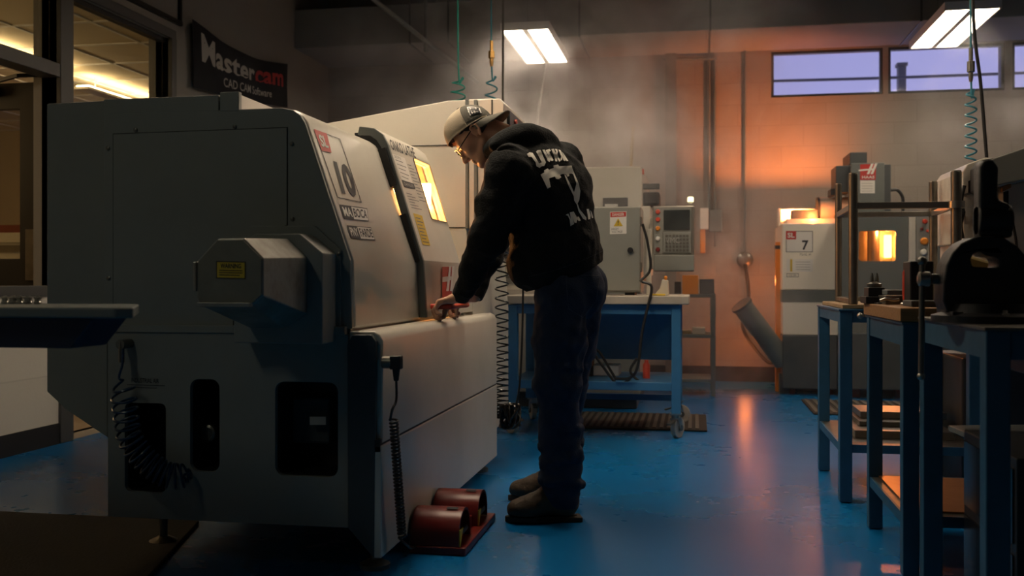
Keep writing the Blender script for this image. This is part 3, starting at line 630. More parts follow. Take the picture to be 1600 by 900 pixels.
for y in (4.9, 5.1, 5.3): MB().cyl((-0.885, y, 1.74), (-0.872, y, 1.74), 0.014).build('red_button', M['redplastic'], LT, smooth=True)
MB().box(-0.962, -0.955, 4.697, 4.702, 1.2, 1.82).build('panel_gap', M['seam'], LT)
# door handle
hd = MB().tube(bez([(-1.06, 3.94, 0.843), (-1.0, 3.94, 0.843), (-0.972, 3.96, 0.843), (-0.972, 4.1, 0.843), (-0.972, 4.22, 0.843), (-1.0, 4.24, 0.843), (-1.06, 4.24, 0.843)]), 0.011, n=10).build('door_handle', M['redplastic'], LT, smooth=True)
hd['label'] = 'red door handle'
# stickers on the sloped front
SP = slope_k; SN = Vector((0.455, 0, 0.157)).normalized()
def S(*pts, P=SP, Nn=SN): return [atp(x, y, P + Nn * 0.0, Nn) for x, y in pts]
fq = S((489.5, 201.5), (531, 217), (565, 317), (527, 309))
mb = outline(MB(), fq, (0.025, 0.012)); mb.build('number_frame', M['ink'], LT)
tq = S((520, 251), (544, 258), (560, 309), (534, 303)); 
mb = txt(MB(), '10', tq, 0.045, 0.0014); mb.build('number_print', M['ink'], LT)
sq = S((489.5, 201.5), (510, 209), (517.5, 239), (502, 235.5)); quad(MB(), sq, 0.0016).build('red_sticker', M['redbright'], LT); txt(MB(), 'SL', sq, 0.03, 0.0024, (0.18, 0.82, 0.2, 0.8)).build('sticker_print', M['white'], LT)
for q4, a, b in (((529.5, 319.5), (573, 325.5), (575.5, 346), (537, 342)), 'MA', 'BOCA'), (((541, 352), (579, 355.5), (586, 375.5), (548, 373)), 'PNY', 'FARDE'):
    q = S(*q4); quad(MB(), q, 0.0012).build('name_plate', M['white'], LT)
    mb = outline(MB(), q, (0.015, 0.05), 0.0016); quad(mb, q, 0.0016, (0, 0.40, 0, 1)); txt(mb, b, q, 0.02, 0.0018, (0.44, 0.96, 0.2, 0.85)); mb.build('plate_print', M['ink'], LT)
    txt(MB(), a, q, 0.02, 0.0022, (0.06, 0.36, 0.2, 0.85)).build('plate_print', M['white'], LT)
DP = Vector((-1.216, 0, 1.498))
def D(*pts): return S(*pts, P=DP, Nn=sn)
mb = txt(MB(), 'ONKO LATHE', D((607, 217), (645, 231), (650, 248), (612, 234)), 0.02, 0.0014); mb.build('door_lettering', M['ink'], LT)
q = D((612, 240), (632, 247), (645, 288), (627, 280)); quad(MB(), q, 0.0012).build('instruction_label', M['white'], LT)
mb = MB()
for k in range(5): quad(mb, q, 0.0016, (0.1, 0.85 if k % 2 else 0.7, 0.12 + k * 0.16, 0.15 + k * 0.16))
txt(mb, '2570', q, 0.0, 0.0016, (0.1, 0.6, 0.86, 0.96)); mb.build('label_print', M['inkgrey'], LT)
q = D((627, 281), (646, 287), (649, 296), (631, 292)); quad(MB(), q, 0.0013).build('instruction_label', M['ink'], LT); txt(MB(), 'DANGER', q, 0.0, 0.0017, (.1, .9, .25, .75)).build('label_print', M['greyprint'], LT)
q = D((632, 298), (652, 303), (661, 330), (642, 326)); mb = MB()
for k in range(6): quad(mb, q, 0.0014, (0.05, 0.9 - 0.2 * (k % 3), 0.05 + k * 0.16, 0.09 + k * 0.16))
mb.build('label_print', M['inkgrey'], LT)
q = D((634, 252), (646, 256), (666, 318), (655, 315)); mb = MB()
for k in range(12): quad(mb, q, 0.0014, (0.05, 0.95 - 0.2 * (k % 3), 0.03 + k * 0.08, 0.05 + k * 0.08))
mb.build('label_print', M['inkgrey'], LT)
q = D((645, 333), (659, 337), (672, 384), (660, 382)); quad(MB(), q, 0.0013).build('warning_label', M['yellow'], LT)
mb = MB()
for k in range(8): quad(mb, q, 0.0018, (0.12, 0.88 - 0.2 * (k % 2), 0.08 + k * 0.11, 0.11 + k * 0.11))
mb.build('label_print', M['inkgrey'], LT)
# logo on the lower door
LP = Vector((-1.062, 0, 0.9)); LN = Vector((1, 0, 0.06)).normalized()
def LL(*pts): return S(*pts, P=LP + LN * 0.003, Nn=LN)
quad(MB(), LL((690, 417), (705, 417), (705, 466), (690, 466)), 0.003).build('logo_sticker', M['redbright'], LT)
mb = MB(); quad(mb, LL((689, 433), (698, 432), (697, 440), (689, 441)), 0.006); quad(mb, LL((700, 416), (703, 416), (699, 455), (695, 455)), 0.006); quad(mb, LL((705, 416), (708, 416), (704, 455), (701, 455)), 0.006); quad(mb, LL((698, 432), (704, 432), (703, 438), (697, 438)), 0.006)
mb.build('logo_print', M['white'], LT)
# small print on the base end
pq = [aty(x, y, YE) for x, y in ((196, 590), (258, 592), (258, 608), (196, 606))]
mb = txt(MB(), 'INDUSTRIAL AIR', pq, 0.01, 0.001, (0.15, 0.85, 0.55, 1)); quad(mb, pq, 0.001, (0.05, 1, 0.3, 0.36)); quad(mb, pq, 0.001, (0.15, 0.8, 0.05, 0.1)); mb.build('small_print', M['ink'], LT)
# coil cord plugged into the end, navy
t = empty('coiled_air_line', 'navy coiled air line hanging across the near end of the big lathe', 'air hose')
pa = aty(190, 538, YE - 0.05)
MB().cyl((pa.x, YE, pa.z), (pa.x, YE - 0.06, pa.z), 0.016).cyl((pa.x, YE - 0.05, pa.z + 0.012), (pa.x + 0.002, YE - 0.055, pa.z - 0.06), 0.010).build('fitting', M['steeldark'], t, smooth=True)
line = [aty(x, y, YE - dy) for x, y, dy in ((192, 545, .055), (191, 570, .07), (186, 590, .07), (192, 612, .07), (196, 640, .07), (202, 680, .07), (216, 706, .07), (240, 730, .07), (268, 744, .07), (292, 740, .05), (297, 738, 0.0))]
base = bez(line, 12); pts = []
arc = [0]
for i in range(1, len(base)): arc.append(arc[-1] + (base[i] - base[i - 1]).length)
Ltot = arc[-1]; n = 700
for i in range(n + 1):
    s = Ltot * i / n; j = min(len(base) - 2, max(0, int(np.searchsorted(arc, s)) - 1)); f = (s - arc[j]) / max(1e-6, arc[j + 1] - arc[j])
    p = base[j].lerp(base[j + 1], min(1, f)); tg = (base[j + 1] - base[j]).normalized()
    a = Vector((0, -1, 0)); b = tg.cross(a).normalized()
    w = max(0, min(1, (s - 0.10) / 0.04)) * max(0, min(1, (Ltot - s - 0.02) / 0.05)); ph = 2 * math.pi * (s * (20 + 18 * min(1, s / Ltot)))
    r = 0.040 * w
    pts.append(p + b * math.cos(ph) * r + a * math.sin(ph) * r * 0.85 + tg * 0.012 * math.sin(ph) * w)
MB().tube(pts, 0.0042, n=7).build('hose', M['bluehose'], t, smooth=True)
# black coiled cord plugged into the base front
t = empty('coiled_pedal_cord', 'black coiled cord plugged into the lathe base, running down to the red pedals', 'cord')
pp_ = atx(598, 566, XB)
MB().cyl(pp_, pp_ + Vector((0.03, 0, 0)), 0.020).cyl(pp_ + Vector((0.025, 0, 0)), pp_ + Vector((0.05, 0, 0)), 0.016).build('plug_socket', M['steeldark'], t, smooth=True)
e = pp_ + Vector((0.045, 0, 0))
MB().obox(e, (1, 0, 0), (0, 1, 0), (0, 0, 1), 0.018, 0.018, 0.022).cyl(e + Vector((0, 0, -0.02)), e + Vector((0, 0, -0.06)), 0.013, 0.008).build('plug', M['black'], t, bevel=0.004)
c1 = atx(613, 640, XB + 0.045)
h = helix(atx(615, 655, XB + 0.045), atx(628, 838, XB + 0.05), 0.012, 34, 12)
MB().tube(bez([e + Vector((0, 0, -0.05)), e + Vector((0, 0.0, -0.12)), c1, h[0]], 6) + h + bez([h[-1], atx(636, 852, XB + 0.06), atz(645, 856, 0.03), Vector((-0.95, 3.42, 0.03))], 8), 0.0042, n=7).build('cord', M['black'], t, smooth=True)
# ---------------------------------------------------------------- red foot pedals
t = empty('foot_pedal', 'red double foot pedal with hooded guards on the floor before the big lathe', 'foot pedal')
def hood(yc, xb, xf):
    prof = []; n = 12; R = 0.092; H = 0.145
    for i in range(n + 1):
        a = math.pi * i / n; prof.append((yc - math.cos(a) * R, 0.03 + max(0, math.sin(a)) ** 0.7 * (H - 0.03)))
    inner = [(yc + (y - yc) * 0.9, 0.03 + (z - 0.03) * 0.92) for y, z in prof]
    poly = prof + inner[::-1]
    o = MB().px(poly, xb, xf).px(prof, xb, xb + 0.006).build('pedal_guard', M['red'], t, smooth=True)
    q = [Vector((xf - 0.0, yc - 0.085, 0.075)), Vector((xf, yc - 0.03, 0.075)), Vector((xf, yc - 0.075, 0.03)), Vector((xf, yc - 0.085, 0.03))]
    MB().px([(yc - 0.088, 0.02), (yc - 0.088, 0.085), (yc - 0.04, 0.085)], xf, xf + 0.004).build('corner_sticker', M['yellow'], t)
    MB().obox(((xb + xf) / 2 + 0.02, yc, 0.05), (1, 0, 0.25), (0, 1, 0), (-0.25, 0, 1), 0.07, 0.05, 0.008).build('treadle', M['black'], t, bevel=0.003)
    quad(MB(), [Vector((xf - 0.06, yc - 0.01, H + 0.001)), Vector((xf - 0.02, yc - 0.01, H + 0.001)), Vector((xf - 0.02, yc - 0.03, H - 0.002)), Vector((xf - 0.06, yc - 0.03, H - 0.002))], 0.002).build('guard_print', M['ink'], t)
hood(3.44, -0.975, -0.80); hood(3.74, -0.975, -0.80)
MB().box(-0.975, -0.775, 3.34, 3.87, 0.0, 0.028).build('base_plate', M['red'], t, bevel=0.004)
MB().px([(3.53, 0.028), (3.65, 0.028), (3.65, 0.07), (3.53, 0.07)], -0.975, -0.82).build('link_housing', M['red'], t, bevel=0.004)
# black coil + bundle hanging at the far end
t = empty('coiled_black_hose', 'black coiled hose hanging between the big lathe and the rolling bench', 'hose')
dx = 5.25
h = []
top, bot = atd(784, 380, dx), atd(784, 652, dx)
n = 380
for i in range(n + 1):
    s = i / n; tt = 1 - (1 - s) ** 1.6; ph = 2 * math.pi * 26 * s
    h.append(top.lerp(bot, tt) + RT * math.cos(ph) * 0.034 + FW * math.sin(ph) * 0.034)
MB().tube([top + Vector((-0.02, 0.0, 0.25)), top + Vector((-0.01, 0, 0.1))] + h, 0.0045, n=6).build('hose', M['blackgloss'], t, smooth=True)
pts = []
for i in range(260):
    a = i * 0.31; pts.append(atd(797, 650, dx) + RT * 0.055 * math.cos(a) * math.sin(i * 0.043 + 1) + FW * 0.05 * math.sin(a * 0.9) + UP * 0.06 * math.sin(a * 1.07 + 1))
MB().tube(pts, 0.006, n=6).build('tangled_end', M['blackgloss'], t, smooth=True)
MB().tube(bez([atd(818, 400, dx), atd(816, 520, dx), atd(812, 600, dx), atd(805, 640, dx)]), 0.006, n=6).build('straight_lead', M['black'], t, smooth=True)
# ---------------------------------------------------------------- near-left table
t = empty('side_table', 'grey topped table with dark navy apron at the left edge', 'table')
ztop = 0.885
tp = [(-2.9, 2.15), (-1.35, 2.15), (-1.32, 2.18), (-1.49, 2.49), (-1.53, 2.51), (-2.9, 2.51)]
MB().pz(tp, ztop - 0.026, ztop).build('tabletop', M['greydark'], t, bevel=0.005, seg=3)
MB().py([(-2.8, 0.783), (-1.50, 0.783), (-1.435, 0.859), (-2.8, 0.859)], 2.20, 2.35).build('apron', M['navy'], t, bevel=0.003)
for x, y in ((-1.815, 2.22), (-1.90, 2.42), (-2.75, 2.22), (-2.75, 2.42)): MB().box(x - 0.018, x + 0.018, y - 0.018, y + 0.018, 0, 0.86).build('leg', M['navy'], t)
first = None
for k, (x, lab) in enumerate(zip((8, 20, 31, 44, 59), ('leftmost', 'second from the left', 'middle', 'fourth from the left', 'rightmost'))):
    t = empty('tool_holder', 'small dark steel tool holder on the side table, %s of the five' % lab, 'tool holder', 'tool holders in a row on the side table')
    p = aty(x, 470, 2.44); t.location = (p.x, 2.44, ztop)
    r = 0.010 + 0.002 * (k % 2)
    MB().lathe((0, 0, 0), (0, 0, 1), [(0, r), (0.006, r), (0.008, r * .8), (0.014, r * .8), (0.015, r * 1.05), (0.019, r * 1.05), (0.02, r * .5), (0.023, r * .45)]).build('holder_body', M['steel'], t, smooth=True)
# ================================================================= ROLLING BENCH (blue)
BX0, BX1, BY0, BY1 = -1.13, -0.08, 6.04, 6.74
t = empty('rolling_workbench', 'blue steel workbench on castors with a pale top, behind the man', 'workbench')
MB().box(BX0 - 0.05, BX1 + 0.05, BY0 - 0.03, BY1 + 0.03, 0.805, 0.857).build('worktop', M['worktop'], t, bevel=0.006)
L = 0.055
for x in (BX0, BX1 - L):
    for y in (BY0, BY1 - L): MB().box(x, x + L, y, y + L, 0.15, 0.80).build('leg', M['blue'], t, bevel=0.002)
MB().box(BX0 + L, BX1 - L, BY0 + 0.01, BY0 + 0.05, 0.745, 0.80).box(BX0 + L, BX1 - L, BY1 - 0.05, BY1 - 0.01, 0.745, 0.80).box(BX0 + 0.01, BX0 + 0.05, BY0 + L, BY1 - L, 0.745, 0.80).box(BX1 - 0.05, BX1 - 0.01, BY0 + L, BY1 - L, 0.745, 0.80).build('top_rail', M['blue'], t, bevel=0.002)
MB().box(BX0 + 0.01, BX1 - 0.01, BY0 + 0.005, BY1 - 0.005, 0.285, 0.335).build('shelf', M['blue'], t, bevel=0.003)
MB().box(BX0 + L, BX1 - L, BY1 - 0.03, BY1 - 0.02, 0.42, 0.745).build('back_panel', M['blue'], t)
MB().box(BX0 + L, BX1 - L, BY1 - 0.05, BY1 - 0.02, 0.15, 0.19).build('lower_rail', M['blue'], t)
def caster(x, y, rot):
    MB().box(x - 0.035, x + 0.035, y - 0.035, y + 0.035, 0.142, 0.15).cyl((x, y, 0.122), (x, y, 0.142), 0.026).build('castor_plate', M['steel'], t)
    dx, dy = math.cos(rot) * 0.022, math.sin(rot) * 0.022
    a = Vector((-math.sin(rot), math.cos(rot), 0)); c = Vector((x + dx, y + dy, 0.062))
    MB().cyl(c - a * 0.016, c + a * 0.016, 0.062, n=28).build('castor_wheel', M['worktop'], t, bevel=0.004, smooth=True)
    MB().cyl(c - a * 0.03, c + a * 0.03, 0.018, n=16).build('castor_hub', M['steeldark'], t, smooth=True)
    mb = MB()
    for s in (-1, 1):
        mb.bar(c + a * s * 0.026, Vector((x, y, 0.125)) + a * s * 0.026, 0.004, 0.035)
    mb.bar(Vector((x, y, 0.118)) - a * 0.028, Vector((x, y, 0.118)) + a * 0.028, 0.045, 0.008)
    mb.build('castor_fork', M['steel'], t)
    MB().obox((x - dx * 2.6, y - dy * 2.6, 0.10), (math.cos(rot), math.sin(rot), 0.3), a, (-0.3, 0, 1), 0.03, 0.014, 0.004).build('castor_brake', M['steeldark'], t)
caster(BX1 - 0.03, BY0 + 0.03, 1.1); caster(BX1 - 0.03, BY1 - 0.03, 0.3); caster(BX0 + 0.05, BY1 - 0.03, 1.9); caster(BX0 + 0.03, BY0 + 0.03, 2.4)
# on the bench: grey electrical cabinet
t = empty('electrical_cabinet', 'grey steel electrical cabinet with danger label standing on the rolling bench', 'cabinet')
cx0, cx1 = aty(868, 400, 6.15).x, aty(1001, 400, 6.15).x
zc = aty(950, 323, 6.15).z
MB().box(cx0, cx1, 6.17, 6.5, 0.875, zc).build('case', M['grey'], t, bevel=0.006)
MB().box(cx0 + 0.004, cx1 - 0.004, 6.15, 6.168, 0.885, zc - 0.004).build('door', M['grey'], t, bevel=0.005)
for x in (cx0 + 0.04, cx1 - 0.1): MB().box(x, x + 0.06, 6.2, 6.45, 0.857, 0.875).build('foot', M['black'], t)
q = aty(985, 391, 6.15); MB().cyl((q.x, 6.15, q.z), (q.x, 6.135, q.z), 0.018).build('lock_knob', M['black'], t, smooth=True)
for z in (1.0, 1.28): MB().cyl((cx1 + 0.002, 6.16, z), (cx1 + 0.002, 6.16, z + 0.06), 0.008).build('hinge', M['steel'], t, smooth=True)
q = [aty(x, y, 6.149) for x, y in ((953, 331), (979, 330), (979, 365), (953, 366))]
quad(MB(), q, 0.001).build('danger_label', M['white'], t)
quad(MB(), q, 0.0016, (0.03, 0.97, 0.76, 0.97)).build('label_header', M['redbright'], t); txt(MB(), 'DANGER', q, 0.02, 0.0022, (0.14, 0.86, 0.8, 0.93)).build('label_print', M['white'], t)
mb = MB(); mb.add([bil(q, 0.5, 0.70) + Vector((0, -0.002, 0)), bil(q, 0.22, 0.34) + Vector((0, -0.002, 0)), bil(q, 0.78, 0.34) + Vector((0, -0.002, 0))], [(0, 1, 2)]); mb.build('warning_triangle', M['yellow'], t)
mb = txt(MB(), 'HIGH', q, 0.0, 0.0016, (0.1, 0.5, 0.18, 0.28)); txt(mb, 'VOLTAGE', q, 0, 0.0016, (0.1, 0.75, 0.05, 0.15)); txt(mb, '!', q, 0.02, 0.003, (0.47, 0.53, 0.40, 0.6)); mb.build('label_print', M['ink'], t)
# small items on the bench
tag(MB().box(cx1 + 0.03, cx1 + 0.06, 6.25, 6.29, 0.857, 1.27).build('upright_bar', M['cream'], bevel=0.003), 'pale upright bar standing right of the grey electrical cabinet', 'bar')
q0 = aty(1022, 455, 6.15)
jb = tag(MB().py([(q0.x, 0.858), (q0.x + 0.09, 0.858), (q0.x + 0.085, 0.95), (q0.x + 0.05, 0.955), (q0.x + 0.035, 0.9)], 6.12, 6.2).build('jig_block', M['cream'], bevel=0.004), 'small cream coloured block at the right end of the rolling bench', 'block')
MB().lathe((q0.x + 0.07, 6.16, 0.952), (0, 0, 1), [(0, .006), (.01, .01), (.02, .01), (.026, .005)]).build('knob', M['orangeplastic'], jb, smooth=True)
tag(MB().box(q0.x - 0.02, q0.x + 0.07, 6.06, 6.12, 0.858, 0.868).build('yellow_tray', M['yellow'], bevel=0.002), 'thin yellow tray lying at the right end of the rolling bench', 'tray')
for i, ((pts), lab) in enumerate(((
    ([(1003, 440), (1018, 448), (1012, 480), (1003, 520), (997, 570), (985, 590), (960, 592)], 'black cable drooping over the rolling bench front, right of the cabinet'),
    ([(985, 592), (965, 600), (940, 570), (926, 550)], 'black cable lying on the bench shelf, slanting up to the left'),
    ([(1000, 440), (1016, 420), (1012, 380), (1004, 350)], 'black cable standing up beside the pale bar'),
    ([(995, 560), (985, 580), (1000, 598)], 'short forked black cable on the bench shelf'),
    ([(962, 592), (950, 572), (938, 552), (930, 545)], 'second black cable slanting up from the bench shelf')))):
    P = [aty(x, y, 6.0 if i == 0 and k < 5 else 6.02 + 0.05 * i) for k, (x, y) in enumerate(pts)]
    tag(MB().tube(bez(P), 0.009, n=6).build('cable', M['black'], smooth=True), lab, 'cable', 'cables about the rolling bench')
def simple_box(name, px0, py0, px1, py1, Y, dep, m_, label, cat, bev=0.004):
    a, b = aty(px0, py0, Y), aty(px1, py1, Y)
    return tag(MB().box(a.x, b.x, Y, Y + dep, b.z, a.z).build(name, M[m_], bevel=bev), label, cat)
def on_shelf(name, px0, px1, py0, Y, dep, z, m_, label, cat):
    a, b = aty(px0, py0, Y), aty(px1, py0, Y)
    return tag(MB().box(a.x, b.x, Y, Y + dep, z, a.z).build(name, M[m_], bevel=0.004), label, cat)
on_shelf('white_carton', 927, 967, 571, 6.4, 0.2, 0.3365, 'white', 'white carton on the lower shelf of the rolling bench', 'carton')
a = aty(1010, 575, 6.3); tag(MB().lathe((a.x, 6.3, 0.335), (0, 0, 1), [(0, 0.022), (0.085, 0.022), (0.10, 0.012), (0.115, 0.012)]).build('red_bottle', M['redplastic'], smooth=True), 'small red bottle on the lower shelf of the rolling bench', 'bottle')
on_shelf('dark_box', 914, 925, 540, 6.35, 0.15, 0.335, 'black', 'narrow dark box behind the man on the bench shelf', 'box')
# ================================================================= BEIGE MACHINING CENTRE behind the bench
t = empty('machining_centre', 'beige machining centre behind the rolling bench, with control panel at its right', 'machine')
def B(name, px0, py0, px1, py1, Y, dep, m_, bev=0.006, z0=None):
    a, b = aty(px0, py0, Y), aty(px1, py1, Y)
    return MB().box(a.x, b.x, Y, Y + dep, b.z if z0 is None else z0, a.z).build(name, M[m_], t, bevel=bev)
B('enclosure', 775, 264, 1003, 470, 7.35, 1.2, 'cream', 0.012)
B('lower_casing', 762, 455, 1000, 560, 7.30, 1.25, 'grey', z0=0.12)
B('base', 770, 500, 995, 600, 7.4, 1.1, 'charcoal', z0=0.0)
B('dark_window', 942, 309, 981, 322, 7.33, 0.04, 'black', 0.003)
B('window_lip', 945, 319, 965, 323, 7.32, 0.02, 'white', 0.001)
B('side_bracket', 1003, 287, 1030, 294, 7.5, 0.1, 'charcoal', 0.003)
B('motor', 1003, 300, 1031, 321, 7.5, 0.25, 'black', 0.02)
B('red_lamp', 1000, 264, 1006, 272, 7.4, 0.04, 'redplastic', 0.003)
B('side_panel', 1003, 322, 1016, 430, 7.36, 0.5, 'cream')
B('tray_edge', 783, 452, 840, 460, 7.25, 0.1, 'worktop', 0.002)
B('rail', 765, 430, 812, 435, 7.28, 0.05, 'steeldark', 0.002)
B('knob_plate', 786, 386, 798, 404, 7.31, 0.03, 'black', 0.004)
q = aty(797, 416, 7.31); MB().cyl(q, q + Vector((0, -0.03, 0)), 0.016).build('orange_button', M['orangeplastic'], t, smooth=True)
# control panel
cp = B('control_panel', 1020, 322, 1084, 398, 7.05, 0.18, 'steel', 0.008)
B('panel_face', 1022, 325, 1081, 397, 7.04, 0.02, 'grey', 0.002)
sc = B('screen', 1037, 328, 1078, 359, 7.03, 0.012, 'screen', 0.003)
B('keyboard', 1036, 363, 1079, 395, 7.03, 0.012, 'grey', 0.002)
mb = MB()
for i in range(7):
    for j in range(5):
        a = aty(1040 + i * 5.4, 367 + j * 5.6, 7.03); mb.box(a.x, a.x + 0.016, 7.025, 7.031, a.z - 0.016, a.z)
mb.build('keys', M['steeldark'], t)
txt(MB(), 'VMC', [aty(x, y, 7.022) for x, y in ((1040, 371), (1062, 371), (1062, 380), (1040, 380))], 0.0, 0.001).build('panel_print', M['greyprint'], t)
for (y, m_) in ((331, 'redplastic'), (343, 'redplastic'), (357, 'orangeplastic'), (373, 'white'), (390, 'red')):
    q = aty(1028, y, 7.04); MB().lathe(q, (0, -1, 0), [(0, 0.017), (0.012, 0.017), (0.02, 0.012)], n=14).build('panel_button', M[m_], t, smooth=True)
B('panel_shelf', 1021, 398, 1085, 424, 7.0, 0.22, 'grey', 0.008)
B('panel_bracket', 1016, 340, 1022, 420, 7.15, 0.3, 'cream')
q = aty(1079, 318, 7.1); MB().lathe(q, (0, 0, 1), [(0, .012), (.012, .012)]).build('beacon_base', M['white'], t, smooth=True)
MB().lathe(q + Vector((0, 0, .012)), (0, 0, 1), [(0, .022), (.03, .022), (.036, .012)]).build('beacon', M['beacon'], t, smooth=True)
MB().box(aty(1081, 400, 7.0).x, aty(1085, 400, 7.0).x, 7.02, 7.04, aty(1081, 398, 7).z, aty(1081, 322, 7).z).build('panel_edge', M['steel'], t, bevel=0.003)
# ================================================================= RACK right of the bench
t = empty('storage_rack', 'grey steel shelf rack standing in the mist right of the rolling bench', 'rack')
rx0, rx1 = aty(1056, 500, 8.3).x, aty(1118, 500, 8.3).x
for x in (rx0, rx1 - 0.035):
    for y in (8.3, 8.75): MB().box(x, x + 0.035, y, y + 0.035, 0, aty(1060, 458, 8.3).z).build('leg', M['greydark'], t)
for z in (aty(1060, 460, 8.3).z, aty(1060, 523, 8.3).z, 0.14): MB().box(rx0, rx1, 8.3, 8.78, z - 0.025, z).build('shelf', M['greydark'], t, bevel=0.002)
z1, z2 = aty(1060, 460, 8.3).z, aty(1060, 523, 8.3).z
def item(name, px0, px1, py, z, m_, label, cat, Y=8.4, dep=0.2):
    a, b = aty(px0, py, Y), aty(px1, py, Y); return tag(MB().box(a.x, b.x, Y, Y + dep, z + 0.001, a.z).build(name, M[m_], bevel=0.004), label, cat)
item('orange_bin', 1066, 1091, 430, z1, 'orangeplastic', 'orange plastic bin on top of the grey rack', 'bin')
item('dark_case', 1054, 1064, 440, z1, 'black', 'dark case at the left on top of the grey rack', 'case')
item('dark_case', 1093, 1116, 436, z1, 'charcoal', 'dark case at the right on top of the grey rack', 'case')
item('parcel', 1082, 1102, 512, z2, 'worktop', 'pale parcel on the middle shelf of the grey rack', 'parcel')
item('flat_pack', 1060, 1080, 517, z2, 'woodpale', 'flat tan pack at the left on the middle shelf of the grey rack', 'pack')
a = aty(1098, 356, YB - 0.05); tag(MB().bar(a, a - Vector((0, 0, 0.24)), 0.05, 0.05).build('orange_tube', M['orangeplastic'], bevel=0.01), 'orange tube hanging under the white control box on the wall', 'tube')
# ================================================================= WHITE LATHE 7 and GREY MILL at the back right
t = empty('white_lathe', 'white lathe numbered 7 at the back with orange glow on its top', 'machine')
YM = 8.57
wx0, wx1 = aty(1222, 400, YM).x, aty(1308, 400, YM).x
zt = aty(1250, 349, YM).z; zmid = aty(1250, 453, YM).z; zb = aty(1250, 472, YM).z; zc_ = aty(1250, 523, YM).z
MB().box(wx0, wx1, YM, 9.3, zmid, zt).build('side_cover', M['creamlight'], t, bevel=0.008)
MB().box(wx0, wx1 + 0.03, YM - 0.004, 9.3, zb, zmid).build('grey_band', M['greydark'], t)
MB().box(wx0 + 0.005, wx1 + 0.03, YM, 9.3, zc_, zb).build('lower_cover', M['creamlight'], t, bevel=0.004)
MB().box(wx0, wx1, YM - 0.03, 9.3, 0.05, zc_).build('base', M['charcoal'], t, bevel=0.01)
for x in (wx0 + 0.08, wx1 - 0.05):
    for y in (8.65, 9.2): MB().cyl((x, y, 0), (x, y, 0.05), 0.035).build('foot', M['red'], t, smooth=True)
MB().box(wx0 + 0.05, wx1, YM + 0.12, 9.05, zt, zt + 0.045).box(wx0, wx1, 9.05, 9.07, zt, 1.575).box(wx0, wx0 + 0.02, YM + 0.35, 9.05, zt, 1.575).build('light_shaping_tray', M['creamlight'], t)  # lips added to shade the lower wall from the orange light
MB().cyl((wx0 + 0.33, 8.85, zt + 0.13), (wx0 + 0.62, 8.85, zt + 0.13), 0.105, n=28).build('top_motor', M['cream'], t, smooth=True)
MB().cyl((wx0 + 0.31, 8.85, zt + 0.13), (wx0 + 0.33, 8.85, zt + 0.13), 0.108, n=28).build('motor_cap', M['charcoal'], t, smooth=True)
MB().box(wx0 + 0.09, wx0 + 0.31, YM + 0.16, 8.83, zt + 0.045, zt + 0.125).build('top_box', M['greydark'], t, bevel=0.01)
lx = [aty(x, y, YM) for x, y in ((1228, 361), (1270, 361), (1270, 394), (1228, 394))]
quad(MB(), lx, 0.001).build('number_label', M['white'], t)
mb = outline(MB(), lx, (0.02, 0.025), 0.0016); txt(mb, '7', lx, 0.03, 0.0018, (0.60, 0.84, 0.10, 0.56)); mb.build('number_print', M['ink'], t)
rq = [aty(x, y, YM) for x, y in ((1228, 361), (1244, 361), (1244, 374), (1228, 374))]; quad(MB(), rq, 0.002).build('red_sticker', M['redbright'], t); txt(MB(), 'SL', rq, 0.03, 0.003, (0.15, 0.85, 0.2, 0.8)).build('sticker_print', M['white'], t)
q = [aty(x, y, YM) for x, y in ((1249, 396), (1267, 396), (1267, 399.5), (1249, 399.5))]; txt(MB(), 'TSUG. M', q, 0, 0.001).build('small_print', M['inkgrey'], t)
q = [aty(x, y, YM) for x, y in ((1229, 405), (1270, 405), (1270, 425), (1229, 424))]; quad(MB(), q, 0.001).build('paper_label', M['white'], t); quad(MB(), q, 0.0016, (0.14, 0.22, 0, 1)).build('yellow_stripe', M['yellow'], t)
mb = MB()
for k in range(4): quad(mb, q, 0.0016, (0.35, 0.9, 0.15 + k * 0.2, 0.2 + k * 0.2))
mb.build('label_print', M['greyprint'], t)
q = [aty(x, y, YM) for x, y in ((1229, 427), (1248, 427), (1248, 433), (1229, 433))]; outline(MB(), q, (0.04, 0.12), 0.001).build('oval_badge', M['inkgrey'], t); txt(MB(), 'CE 04', q, 0, 0.001, (0.2, 0.8, 0.25, 0.75)).build('badge_print', M['inkgrey'], t)
# chip conveyor at its left and a strip for the orange light painted on its side
t = empty('chip_conveyor', 'dark tubular chip chute sloping up from the white lathe to the left', 'conveyor')
a, b = aty(1160, 478, 8.5), aty(1225, 565, 8.65)
MB().tube([a, b], 0.085, n=20).build('chute', M['greydark'], t, smooth=True)
MB().tube([a + (a - b).normalized() * 0.02, a], 0.095, n=20).build('chute_rim', M['charcoal'], t, smooth=True)
MB().bar(b + Vector((0, 0, -0.1)), Vector((b.x, b.y, 0.0)), 0.08).build('support', M['charcoal'], t)
t = empty('lit_side_strip', 'narrow strip painting the orange light on the left side of the white lathe', 'post')
a, b = aty(1212, 378, 8.75), aty(1220, 480, 8.75)
MB().box(a.x, b.x, 8.75, 8.83, 0.0, a.z).build('post', M['orangeplastic'], t, bevel=0.004); MB().box(a.x - 0.003, b.x + 0.003, 8.745, 8.835, a.z - 0.06, a.z - 0.03).build('clip', M['black'], t)  # orange light on the lathe's side built as a coloured strip
